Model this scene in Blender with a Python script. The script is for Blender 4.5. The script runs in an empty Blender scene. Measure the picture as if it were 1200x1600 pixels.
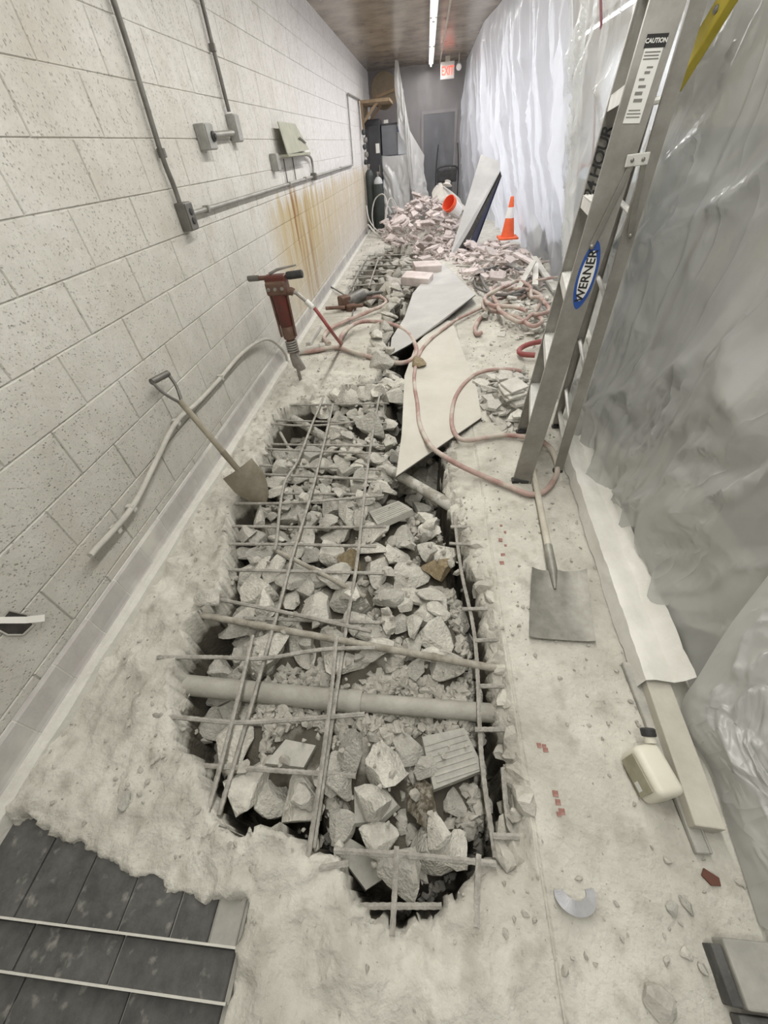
import bpy, bmesh, math, random
import numpy as np
from mathutils import Vector, Matrix, Euler

random.seed(7)
RNG = np.random.default_rng(11)
scene = bpy.context.scene
COL = scene.collection

# ------------------------------------------------------------------ camera
cam_data = bpy.data.cameras.new('camera')
cam = bpy.data.objects.new('camera', cam_data)
COL.objects.link(cam)
cam_data.sensor_fit = 'VERTICAL'
cam_data.sensor_height = 36.0
cam_data.lens = 13.5800
cam_data.clip_start = 0.02
cam.matrix_world = Matrix(((0.994467, -0.005729, 0.104889, 0.000000), (0.079786, 0.690687, -0.718739, 0.000000), (-0.068327, 0.723131, 0.687323, 1.550000), (0, 0, 0, 1)))
scene.camera = cam

# ------------------------------------------------------------------ world, lights, exposure
world = bpy.data.worlds.new('world')
scene.world = world
world.use_nodes = True
world.node_tree.nodes['Background'].inputs[0].default_value = (0.80, 0.88, 1.0, 1)
world.node_tree.nodes['Background'].inputs[1].default_value = 0.02
vs = scene.view_settings
vs.view_transform = 'Standard'
vs.look = 'None'
vs.gamma = 1.0
vs.use_curve_mapping = False
vs.exposure = -0.10

def area(name, loc, sx, sy, power, color, rot=(0, 0, 0)):
    l = bpy.data.lights.new(name, 'AREA')
    l.shape = 'RECTANGLE'
    l.size = sx
    l.size_y = sy
    l.energy = power
    l.color = color
    o = bpy.data.objects.new(name, l)
    o.location = loc
    o.rotation_euler = rot
    COL.objects.link(o)
    return o

# one light under each ceiling strip fixture of the corridor
LAMP_Y = (0.3, 2.8, 5.3, 7.8, 10.3, 12.6)
LAMP_X = 0.085
LAMP_POWER = (48, 44, 44, 44, 44, 34)
for yy, pw in zip(LAMP_Y, LAMP_POWER):
    area('strip_light_glow', (LAMP_X, yy, 2.765), 0.10, 2.2, pw, (1.0, 0.975, 0.915) if yy < 6 else (1.0, 0.975, 0.965))
# strip lights of the lit room behind the plastic sheeting
for yy in (6.2, 8.8, 11.2):
    area('side_room_glow', (3.0, yy, 2.70), 0.12, 2.2, 52, (0.90, 0.93, 1.0))
area('side_room_glow', (2.6, 2.4, 2.70), 0.12, 1.2, 12, (0.95, 0.97, 1.0))

# ------------------------------------------------------------------ materials
MATS = {}

def nodes_of(m):
    m.use_nodes = True
    return m.node_tree.nodes, m.node_tree.links

def mat(name, c1, c2=None, rough=0.8, scale=8.0, metal=0.0, bump=0.0, bscale=40.0, vary=0.0, coords='Object', detail=6.0, spec=0.5, lo=0.35, hi=0.65, bdist=0.01, c3=None, c3scale=3.0, c3lo=0.55, c3hi=0.7):
    if name in MATS:
        return MATS[name]
    m = bpy.data.materials.new(name)
    N, L = nodes_of(m)
    b = N['Principled BSDF']
    b.inputs['Roughness'].default_value = rough
    b.inputs['Metallic'].default_value = metal
    b.inputs['Specular IOR Level'].default_value = spec
    tc = N.new('ShaderNodeTexCoord')
    out = None
    if coords == 'World':
        g = N.new('ShaderNodeNewGeometry')
        vec = g.outputs['Position']
    else:
        vec = tc.outputs[coords]
    if c2 is not None:
        n = N.new('ShaderNodeTexNoise')
        n.inputs['Scale'].default_value = scale
        n.inputs['Detail'].default_value = detail
        n.inputs['Roughness'].default_value = 0.65
        L.new(vec, n.inputs['Vector'])
        r = N.new('ShaderNodeValToRGB')
        r.color_ramp.elements[0].position = lo
        r.color_ramp.elements[1].position = hi
        r.color_ramp.elements[0].color = (*c1, 1)
        r.color_ramp.elements[1].color = (*c2, 1)
        L.new(n.outputs['Fac'], r.inputs['Fac'])
        out = r.outputs['Color']
    if c3 is not None:
        n3 = N.new('ShaderNodeTexNoise')
        n3.inputs['Scale'].default_value = c3scale
        n3.inputs['Detail'].default_value = 5
        L.new(vec, n3.inputs['Vector'])
        mr = N.new('ShaderNodeMapRange')
        mr.inputs['From Min'].default_value = c3lo
        mr.inputs['From Max'].default_value = c3hi
        L.new(n3.outputs['Fac'], mr.inputs['Value'])
        mx = N.new('ShaderNodeMixRGB')
        L.new(mr.outputs['Result'], mx.inputs['Fac'])
        L.new(out, mx.inputs['Color1'])
        mx.inputs['Color2'].default_value = (*c3, 1)
        out = mx.outputs['Color']
    if vary > 0 and out is not None:
        oi = N.new('ShaderNodeObjectInfo')
        mr = N.new('ShaderNodeMapRange')
        mr.inputs['To Min'].default_value = 1 - vary
        mr.inputs['To Max'].default_value = 1 + vary
        L.new(oi.outputs['Random'], mr.inputs['Value'])
        hs = N.new('ShaderNodeHueSaturation')
        L.new(mr.outputs['Result'], hs.inputs['Value'])
        L.new(out, hs.inputs['Color'])
        out = hs.outputs['Color']
    if out is not None:
        L.new(out, b.inputs['Base Color'])
    else:
        b.inputs['Base Color'].default_value = (*c1, 1)
    if bump > 0:
        nb = N.new('ShaderNodeTexNoise')
        nb.inputs['Scale'].default_value = bscale
        nb.inputs['Detail'].default_value = 6
        L.new(vec, nb.inputs['Vector'])
        bp = N.new('ShaderNodeBump')
        bp.inputs['Strength'].default_value = bump
        bp.inputs['Distance'].default_value = bdist
        L.new(nb.outputs['Fac'], bp.inputs['Height'])
        L.new(bp.outputs['Normal'], b.inputs['Normal'])
    MATS[name] = m
    return m

def emit_mat(name, color, strength):
    m = bpy.data.materials.new(name)
    N, L = nodes_of(m)
    b = N['Principled BSDF']
    b.inputs['Base Color'].default_value = (*color, 1)
    b.inputs['Emission Color'].default_value = (*color, 1)
    b.inputs['Emission Strength'].default_value = strength
    MATS[name] = m
    return m

def sheet_mat(name, color, clear, gloss=0.10, rough=0.22, trans=0.5, bscale=18, crease_scale=2.6, bump=0.6):
    m = bpy.data.materials.new(name)
    N, L = nodes_of(m)
    N.remove(N['Principled BSDF'])
    out = [n for n in N if n.type == 'OUTPUT_MATERIAL'][0]
    tc = N.new('ShaderNodeTexCoord')
    nz = N.new('ShaderNodeTexNoise')
    nz.inputs['Scale'].default_value = bscale
    nz.inputs['Detail'].default_value = 4
    nz.inputs['Distortion'].default_value = 0.8
    L.new(tc.outputs['Object'], nz.inputs['Vector'])
    def crease(scale, rot, stretch, pw):
        mp = N.new('ShaderNodeMapping')
        mp.inputs['Rotation'].default_value = rot
        mp.inputs['Scale'].default_value = stretch
        L.new(tc.outputs['Object'], mp.inputs['Vector'])
        n = N.new('ShaderNodeTexNoise'); n.inputs['Scale'].default_value = scale; n.inputs['Detail'].default_value = 3
        n.inputs['Distortion'].default_value = 0.25
        L.new(mp.outputs[0], n.inputs['Vector'])
        prev = n.outputs['Fac']
        for op, val in (('SUBTRACT', 0.5), ('ABSOLUTE', 0), ('MULTIPLY', 7.0), ('SUBTRACT', 1.0), ('ABSOLUTE', 0), ('MINIMUM', 1.0), ('POWER', pw)):
            mm = N.new('ShaderNodeMath'); mm.operation = op
            L.new(prev, mm.inputs[0]); mm.inputs[1].default_value = val
            prev = mm.outputs[0]
        return prev
    c1_ = crease(crease_scale, (0.45, 0, 0), (1, 1.0, 0.16), 6.0)
    c2_ = crease(crease_scale * 1.7, (-0.75, 0, 0), (1, 1.0, 0.2), 7.0)
    ad = N.new('ShaderNodeMath'); ad.operation = 'MULTIPLY_ADD'
    L.new(c2_, ad.inputs[0]); ad.inputs[1].default_value = 0.5; L.new(c1_, ad.inputs[2])
    ad2 = N.new('ShaderNodeMath'); ad2.operation = 'MULTIPLY_ADD'
    L.new(nz.outputs['Fac'], ad2.inputs[0]); ad2.inputs[1].default_value = 0.25; L.new(ad.outputs[0], ad2.inputs[2])
    bp = N.new('ShaderNodeBump')
    bp.inputs['Strength'].default_value = bump
    bp.inputs['Distance'].default_value = 0.02
    L.new(ad2.outputs[0], bp.inputs['Height'])
    d = N.new('ShaderNodeBsdfDiffuse')
    t = N.new('ShaderNodeBsdfTranslucent')
    g = N.new('ShaderNodeBsdfGlossy')
    x = N.new('ShaderNodeBsdfTransparent')
    for s in (d, t):
        s.inputs['Color'].default_value = (*color, 1)
        L.new(bp.outputs['Normal'], s.inputs['Normal'])
    g.inputs['Color'].default_value = (1, 1, 1, 1)
    g.inputs['Roughness'].default_value = rough
    L.new(bp.outputs['Normal'], g.inputs['Normal'])
    x.inputs['Color'].default_value = (0.93, 0.95, 0.95, 1)
    m1 = N.new('ShaderNodeMixShader')
    m1.inputs[0].default_value = trans
    L.new(d.outputs[0], m1.inputs[1]); L.new(t.outputs[0], m1.inputs[2])
    m2 = N.new('ShaderNodeMixShader')
    m2.inputs[0].default_value = gloss
    L.new(m1.outputs[0], m2.inputs[1]); L.new(g.outputs[0], m2.inputs[2])
    m3 = N.new('ShaderNodeMixShader')
    m3.inputs[0].default_value = clear
    L.new(m2.outputs[0], m3.inputs[1]); L.new(x.outputs[0], m3.inputs[2])
    L.new(m3.outputs[0], out.inputs['Surface'])
    MATS[name] = m
    return m

# painted block wall: off-white paint, dark pits, rust streaks that run down from the pipe
def block_mat():
    m = bpy.data.materials.new('painted_block')
    N, L = nodes_of(m)
    b = N['Principled BSDF']
    b.inputs['Roughness'].default_value = 0.72
    b.inputs['Specular IOR Level'].default_value = 0.3
    g = N.new('ShaderNodeNewGeometry')
    sep = N.new('ShaderNodeSeparateXYZ')
    L.new(g.outputs['Position'], sep.inputs[0])
    def math_(op, a, bb=None, clamp=False):
        n = N.new('ShaderNodeMath'); n.operation = op; n.use_clamp = clamp
        for i, v in enumerate((a, bb)):
            if v is None: continue
            if isinstance(v, (int, float)): n.inputs[i].default_value = v
            else: L.new(v, n.inputs[i])
        return n.outputs[0]
    def rng(v, a, bb, c=0.0, d=1.0):
        n = N.new('ShaderNodeMapRange'); n.inputs['From Min'].default_value = a; n.inputs['From Max'].default_value = bb
        n.inputs['To Min'].default_value = c; n.inputs['To Max'].default_value = d
        L.new(v, n.inputs['Value']); return n.outputs['Result']
    def noise(scale, detail=5, vec=None, rough=0.6):
        n = N.new('ShaderNodeTexNoise'); n.inputs['Scale'].default_value = scale; n.inputs['Detail'].default_value = detail
        n.inputs['Roughness'].default_value = rough
        L.new(vec if vec is not None else g.outputs['Position'], n.inputs['Vector']); return n.outputs['Fac']
    def mix(fac, c1, c2):
        n = N.new('ShaderNodeMixRGB')
        if isinstance(fac, float): n.inputs[0].default_value = fac
        else: L.new(fac, n.inputs[0])
        for i, c in ((1, c1), (2, c2)):
            if isinstance(c, tuple): n.inputs[i].default_value = (*c, 1)
            else: L.new(c, n.inputs[i])
        return n.outputs[0]
    base = mix(rng(noise(2.2), 0.35, 0.65), (0.59, 0.57, 0.52), (0.72, 0.71, 0.675))
    # dull dusty paint on the lower courses, whitened higher up and farther along to paint in the light there
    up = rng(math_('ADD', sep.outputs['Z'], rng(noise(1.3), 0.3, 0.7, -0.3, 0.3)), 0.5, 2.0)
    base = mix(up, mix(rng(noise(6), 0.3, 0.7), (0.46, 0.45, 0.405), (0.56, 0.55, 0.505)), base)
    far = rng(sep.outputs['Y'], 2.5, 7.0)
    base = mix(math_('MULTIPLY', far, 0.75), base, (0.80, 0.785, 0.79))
    # pits: small dark holes of the split block face
    pits_a = N.new('ShaderNodeTexVoronoi'); pits_a.inputs['Scale'].default_value = 75
    L.new(g.outputs['Position'], pits_a.inputs['Vector'])
    pn = noise(34, 3)
    pit = math_('MULTIPLY', rng(pits_a.outputs['Distance'], 0.16, 0.36, 1.0, 0.0), rng(pn, 0.46, 0.60), True)
    pit2n = noise(120, 4, rough=0.7)
    pit2 = rng(pit2n, 0.60, 0.72)
    pits = math_('MAXIMUM', pit, math_('MULTIPLY', pit2, 0.6))
    base = mix(math_('MULTIPLY', rng(noise(17, 6, rough=0.7), 0.38, 0.66), 0.35), base, (0.46, 0.44, 0.395))
    base = mix(math_('MULTIPLY', pits, 0.55), base, (0.22, 0.205, 0.175))
    # grime smudges
    base = mix(math_('MULTIPLY', rng(noise(3.4, 6), 0.55, 0.75), 0.30), base, (0.42, 0.36, 0.30))
    # rust streaks
    mp = N.new('ShaderNodeMapping'); mp.inputs['Scale'].default_value = (1, 5.5, 0.55)
    L.new(g.outputs['Position'], mp.inputs['Vector'])
    streak = noise(1.6, 7, mp.outputs[0], 0.62)
    yband = math_('MULTIPLY', rng(sep.outputs['Y'], 4.2, 4.9), rng(sep.outputs['Y'], 8.6, 6.3, 0.62, 1.0))
    topn = math_('ADD', sep.outputs['Z'], rng(streak, 0.3, 0.7, 0.10, -0.14))
    zband = math_('MULTIPLY', rng(topn, 1.24, 1.10), rng(sep.outputs['Z'], 0.10, 0.8, 0.45, 1.0))
    st = math_('MULTIPLY', math_('MULTIPLY', yband, zband), rng(streak, 0.22, 0.52), True)
    base = mix(math_('MULTIPLY', st, 0.85), base, (0.48, 0.37, 0.17))
    core = math_('MULTIPLY', math_('MULTIPLY', rng(sep.outputs['Y'], 4.75, 5.2), rng(sep.outputs['Y'], 6.1, 5.7)), rng(streak, 0.50, 0.66), True)
    base = mix(math_('MULTIPLY', math_('MULTIPLY', core, zband), 0.9), base, (0.24, 0.10, 0.03))
    L.new(base, b.inputs['Base Color'])
    hgt = math_('SUBTRACT', math_('MULTIPLY', noise(55, 5, rough=0.7), 0.6), math_('MULTIPLY', pits, 0.8))
    bp = N.new('ShaderNodeBump'); bp.inputs['Strength'].default_value = 0.6; bp.inputs['Distance'].default_value = 0.007
    L.new(hgt, bp.inputs['Height']); L.new(bp.outputs['Normal'], b.inputs['Normal'])
    MATS['painted_block'] = m
    return m

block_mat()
mat('mortar', (0.40, 0.385, 0.34), (0.56, 0.545, 0.50), rough=0.95, scale=9, coords='World', bump=0.4, bscale=70)
mat('base_tile', (0.40, 0.38, 0.37), (0.48, 0.465, 0.445), rough=0.6, scale=7, coords='World', vary=0.05, bump=0.15, bscale=60, c3=(0.55, 0.54, 0.49), c3scale=5, c3lo=0.5, c3hi=0.7)
mat('grout', (0.56, 0.55, 0.50), (0.63, 0.62, 0.57), rough=0.95, scale=14, coords='World', bump=0.4, bscale=60)
mat('dust_floor', (0.44, 0.425, 0.375), (0.63, 0.615, 0.555), rough=0.95, scale=3.2, coords='World', bump=0.8, bscale=60, bdist=0.010, spec=0.15, detail=10, c3=(0.37, 0.35, 0.305), c3scale=11, c3lo=0.52, c3hi=0.76)
def add_soil_shade(m):  # soil tone below the slab, darkened to paint shade into the pit voids
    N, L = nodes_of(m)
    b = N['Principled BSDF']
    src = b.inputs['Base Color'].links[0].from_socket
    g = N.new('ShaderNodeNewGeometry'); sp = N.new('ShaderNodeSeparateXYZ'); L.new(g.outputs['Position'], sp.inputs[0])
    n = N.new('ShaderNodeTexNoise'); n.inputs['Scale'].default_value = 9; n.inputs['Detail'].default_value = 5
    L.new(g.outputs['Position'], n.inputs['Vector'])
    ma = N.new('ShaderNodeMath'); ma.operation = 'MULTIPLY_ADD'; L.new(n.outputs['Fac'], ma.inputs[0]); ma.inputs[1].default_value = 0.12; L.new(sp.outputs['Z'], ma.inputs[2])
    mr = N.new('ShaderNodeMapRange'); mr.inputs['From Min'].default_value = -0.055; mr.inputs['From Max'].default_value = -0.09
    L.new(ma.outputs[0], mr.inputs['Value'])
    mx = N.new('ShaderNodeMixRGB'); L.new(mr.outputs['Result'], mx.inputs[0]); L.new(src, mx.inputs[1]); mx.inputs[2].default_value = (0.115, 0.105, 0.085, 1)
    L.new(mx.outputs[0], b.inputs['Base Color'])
add_soil_shade(MATS['dust_floor'])
mat('concrete', (0.45, 0.435, 0.39), (0.63, 0.615, 0.555), rough=0.95, scale=2.2, bump=0.45, bscale=9, vary=0.20, spec=0.15, bdist=0.06)
mat('concrete_far', (0.50, 0.47, 0.44), (0.64, 0.60, 0.575), rough=0.95, scale=5, bump=0.7, bscale=24, vary=0.14, spec=0.15, bdist=0.02)
mat('concrete_fine', (0.36, 0.345, 0.305), (0.50, 0.485, 0.435), rough=0.95, scale=30, bump=0.5, bscale=60, spec=0.15, coords='World')
mat('concrete_smooth', (0.36, 0.355, 0.32), (0.44, 0.43, 0.39), rough=0.9, scale=4, bump=0.2, bscale=50, vary=0.1, spec=0.2)
mat('brown_stone', (0.20, 0.15, 0.08), (0.34, 0.29, 0.20), rough=0.85, scale=6, bump=0.6, bscale=24, spec=0.2)
mat('wet_stone', (0.09, 0.075, 0.05), (0.30, 0.28, 0.23), rough=0.6, scale=4, bump=0.5, bscale=20, lo=0.45, hi=0.6)
mat('pink_shard', (0.50, 0.43, 0.405), (0.66, 0.60, 0.575), rough=0.9, scale=6, bump=0.4, bscale=30, vary=0.16, spec=0.2)
mat('grey_shard', (0.50, 0.485, 0.44), (0.66, 0.645, 0.60), rough=0.9, scale=6, bump=0.35, bscale=30, vary=0.16, spec=0.2)
mat('rebar_steel', (0.28, 0.265, 0.235), (0.47, 0.455, 0.415), rough=0.75, scale=22, metal=0.25, bump=0.5, bscale=120, coords='Object')
mat('pipe_dusty', (0.31, 0.30, 0.26), (0.42, 0.41, 0.365), rough=0.85, scale=9, bump=0.25, bscale=50, coords='Object')
mat('pipe_brown', (0.22, 0.20, 0.16), (0.40, 0.38, 0.33), rough=0.85, scale=16, bump=0.4, bscale=40)
mat('pipe_cast', (0.30, 0.285, 0.245), (0.50, 0.49, 0.45), rough=0.85, scale=14, bump=0.5, bscale=40, lo=0.45, hi=0.55)
mat('conduit_grey', (0.27, 0.265, 0.245), (0.38, 0.375, 0.35), rough=0.5, scale=10, metal=0.5, coords='World')
mat('conduit_dark', (0.13, 0.125, 0.115), (0.20, 0.195, 0.18), rough=0.5, scale=10, metal=0.5, coords='World')
mat('conduit_dusty', (0.42, 0.41, 0.37), (0.53, 0.515, 0.47), rough=0.85, scale=10, coords='World', bump=0.2)
mat('box_grey', (0.30, 0.30, 0.285), (0.40, 0.40, 0.38), rough=0.6, scale=20, metal=0.4)
mat('panel_sage', (0.30, 0.305, 0.235), (0.38, 0.38, 0.30), rough=0.6, scale=9)
mat('black_plastic', (0.02, 0.02, 0.02), (0.05, 0.05, 0.05), rough=0.6, scale=12)
mat('dark_hole', (0.03, 0.028, 0.025), (0.06, 0.055, 0.05), rough=0.95, scale=20)
mat('white_paint', (0.70, 0.69, 0.66), (0.80, 0.79, 0.76), rough=0.7, scale=8)
mat('paper_white', (0.80, 0.79, 0.74), (0.86, 0.85, 0.80), rough=0.8, scale=8)
mat('ceiling_brown', (0.22, 0.175, 0.125), (0.40, 0.34, 0.265), rough=0.24, scale=2.4, coords='World', spec=0.6, bump=0.25, bscale=6, bdist=0.02, detail=7)
mat('ceiling_trim', (0.38, 0.34, 0.29), (0.5, 0.46, 0.40), rough=0.6, scale=6, coords='World')
mat('back_grey', (0.26, 0.24, 0.24), (0.32, 0.295, 0.29), rough=0.8, scale=3, coords='World')
mat('door_grey', (0.085, 0.09, 0.105), (0.12, 0.125, 0.14), rough=0.55, scale=4, coords='World')
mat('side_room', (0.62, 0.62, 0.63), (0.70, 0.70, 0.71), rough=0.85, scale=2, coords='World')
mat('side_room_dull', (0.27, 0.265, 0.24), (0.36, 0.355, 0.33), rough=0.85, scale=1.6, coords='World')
mat('aluminium', (0.25, 0.24, 0.215), (0.38, 0.37, 0.345), rough=0.42, scale=5, metal=0.65, bump=0.05, bscale=60)
mat('alu_bright', (0.58, 0.575, 0.55), (0.72, 0.715, 0.69), rough=0.5, scale=8, metal=0.25)
mat('alu_dark', (0.20, 0.195, 0.18), (0.28, 0.27, 0.25), rough=0.5, scale=8, metal=0.6)
mat('sticker_blue', (0.015, 0.06, 0.26), (0.02, 0.08, 0.32), rough=0.4, scale=5)
mat('sticker_white', (0.66, 0.66, 0.64), (0.74, 0.74, 0.72), rough=0.5, scale=5)
mat('ink_black', (0.012, 0.012, 0.012), None, rough=0.6)
mat('yellow_paint', (0.42, 0.34, 0.03), (0.52, 0.43, 0.06), rough=0.5, scale=8)
mat('jack_red', (0.17, 0.035, 0.03), (0.10, 0.045, 0.035), rough=0.5, scale=9, metal=0.3, bump=0.15, bscale=40)
mat('jack_rust', (0.13, 0.075, 0.055), (0.20, 0.125, 0.095), rough=0.6, scale=11, metal=0.4, bump=0.3, bscale=50)
mat('jack_steel', (0.22, 0.20, 0.18), (0.38, 0.365, 0.34), rough=0.5, scale=13, metal=0.5)
mat('hose_pink', (0.30, 0.17, 0.15), (0.47, 0.36, 0.32), rough=0.75, scale=6, coords='World', c3=(0.52, 0.48, 0.42), c3scale=5, c3lo=0.45, c3hi=0.62)
mat('hose_red', (0.24, 0.045, 0.045), (0.30, 0.09, 0.08), rough=0.6, scale=8, coords='World')
mat('hose_dark', (0.13, 0.125, 0.12), (0.20, 0.19, 0.18), rough=0.7, scale=8, coords='World')
mat('shovel_steel', (0.21, 0.205, 0.18), (0.36, 0.35, 0.315), rough=0.55, scale=8, metal=0.45, bump=0.12, bscale=50)
mat('shovel_brown', (0.19, 0.165, 0.12), (0.30, 0.27, 0.215), rough=0.6, scale=8, metal=0.35, bump=0.12, bscale=50)
mat('handle_wood', (0.24, 0.215, 0.165), (0.36, 0.33, 0.265), rough=0.75, scale=10)
mat('handle_pale', (0.45, 0.42, 0.35), (0.56, 0.53, 0.46), rough=0.8, scale=10)
mat('board_grey', (0.42, 0.415, 0.40), (0.50, 0.495, 0.48), rough=0.85, scale=2, bump=0.05, coords='World', c3=(0.54, 0.53, 0.50), c3scale=2)
mat('board_beige', (0.49, 0.47, 0.415), (0.57, 0.55, 0.495), rough=0.85, scale=2.5, bump=0.08, coords='World')
mat('board_edge', (0.04, 0.037, 0.033), (0.08, 0.075, 0.065), rough=0.9, scale=20)
mat('board_blue', (0.012, 0.017, 0.05), (0.03, 0.035, 0.08), rough=0.5, scale=4)
mat('timber', (0.44, 0.42, 0.36), (0.54, 0.52, 0.455), rough=0.85, scale=7, bump=0.1, coords='World')
mat('dark_backing', (0.10, 0.13, 0.15), (0.15, 0.18, 0.20), rough=0.7, scale=3)
mat('timber_brown', (0.24, 0.17, 0.10), (0.34, 0.25, 0.16), rough=0.8, scale=7)
mat('bar_dusty', (0.33, 0.325, 0.30), (0.48, 0.47, 0.43), rough=0.7, scale=12, metal=0.3, bump=0.1)
mat('jug_white', (0.66, 0.64, 0.54), (0.74, 0.72, 0.62), rough=0.5, scale=5)
mat('jug_label', (0.30, 0.285, 0.20), (0.40, 0.38, 0.29), rough=0.6, scale=14)
mat('rust_red', (0.09, 0.035, 0.025), (0.16, 0.07, 0.05), rough=0.85, scale=30)
mat('mosaic_red', (0.24, 0.105, 0.085), (0.38, 0.235, 0.20), rough=0.8, scale=40)
mat('scrap_blue', (0.33, 0.335, 0.36), (0.45, 0.45, 0.46), rough=0.5, scale=16, metal=0.3)
mat('tile_dark', (0.060, 0.060, 0.058), (0.115, 0.113, 0.107), rough=0.7, scale=14, coords='World', bump=0.3, bscale=60, c3=(0.25, 0.245, 0.225), c3scale=24, c3lo=0.6, c3hi=0.75)
mat('tile_mid', (0.30, 0.295, 0.27), (0.42, 0.41, 0.37), rough=0.85, scale=8, coords='World', bump=0.2)
mat('cone_orange', (0.80, 0.12, 0.035), (0.86, 0.17, 0.06), rough=0.6, scale=6)
mat('cone_white', (0.80, 0.78, 0.76), (0.86, 0.84, 0.82), rough=0.5, scale=6)
mat('bucket_orange', (0.80, 0.10, 0.04), (0.84, 0.14, 0.06), rough=0.5, scale=5)
mat('bag_cream', (0.58, 0.555, 0.50), (0.68, 0.655, 0.60), rough=0.7, scale=4, bump=0.4, bscale=9, bdist=0.03)
mat('ice_grey', (0.17, 0.18, 0.20), (0.22, 0.23, 0.25), rough=0.35, scale=2, metal=0.4)
mat('ice_white', (0.52, 0.54, 0.57), (0.60, 0.62, 0.64), rough=0.4, scale=2)
mat('ice_black', (0.035, 0.035, 0.038), (0.06, 0.06, 0.065), rough=0.5, scale=2)
mat('tank_green', (0.035, 0.045, 0.042), (0.06, 0.072, 0.068), rough=0.5, scale=5)
mat('tank_white', (0.40, 0.42, 0.42), (0.5, 0.52, 0.52), rough=0.5, scale=5)
mat('cable_white', (0.52, 0.50, 0.46), (0.62, 0.60, 0.56), rough=0.6, scale=6)
mat('drum_tan', (0.17, 0.135, 0.09), (0.23, 0.185, 0.13), rough=0.8, scale=5)
mat('exit_white', (0.62, 0.58, 0.55), (0.68, 0.64, 0.6), rough=0.5, scale=5)
emit_mat('exit_red', (1.0, 0.10, 0.07), 1.6)
emit_mat('tube_glow', (1.0, 0.99, 0.96), 9.0)
sheet_mat('plastic_bright', (0.86, 0.87, 0.92), 0.30, gloss=0.07, rough=0.18, trans=0.60, crease_scale=1.6, bump=0.16)
sheet_mat('plastic_near', (0.74, 0.745, 0.73), 0.40, gloss=0.20, rough=0.2, trans=0.40, crease_scale=1.9, bump=0.45)
sheet_mat('plastic_back', (0.62, 0.59, 0.59), 0.74, gloss=0.05, rough=0.35, trans=0.45, bump=0.4)
sheet_mat('plastic_drape', (0.80, 0.80, 0.78), 0.14, gloss=0.10, rough=0.3, trans=0.45, crease_scale=3.0, bump=0.3)
sheet_mat('plastic_loose', (0.78, 0.78, 0.77), 0.30, gloss=0.07, rough=0.36, trans=0.40, crease_scale=3.0, bump=0.4)
mat('plastic_hem', (0.62, 0.61, 0.56), (0.74, 0.73, 0.69), rough=0.45, scale=4, bump=0.5, bscale=12, bdist=0.02)
mat('tape_red', (0.34, 0.12, 0.16), (0.48, 0.25, 0.28), rough=0.5, scale=6)

# ------------------------------------------------------------------ mesh helpers
def link(o, parent=None):
    COL.objects.link(o)
    if parent is not None:
        o.parent = parent
    return o

def mesh_from(name, verts, faces, material, smooth=False):
    me = bpy.data.meshes.new(name)
    me.from_pydata([tuple(v) for v in verts], [], faces)
    if isinstance(material, (list, tuple)):
        for mm in material: me.materials.append(MATS[mm])
    else:
        me.materials.append(MATS[material])
    if smooth:
        me.polygons.foreach_set('use_smooth', [True] * len(me.polygons))
    me.update()
    return me

def tag(o, label=None, cat=None, group=None, kind=None):
    if label: o['label'] = label
    if cat: o['category'] = cat
    if group: o['group'] = group
    if kind: o['kind'] = kind
    return o

def empty(name, loc=(0, 0, 0), rot=(0, 0, 0)):
    o = bpy.data.objects.new(name, None)
    o.empty_display_size = 0.1
    o.location = loc
    o.rotation_euler = rot
    return link(o)

def copy_tree(o, parent=None):
    c = o.copy()
    COL.objects.link(c)
    if parent is not None:
        c.parent = parent
    for ch in list(o.children):
        copy_tree(ch, c)
    return c

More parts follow.
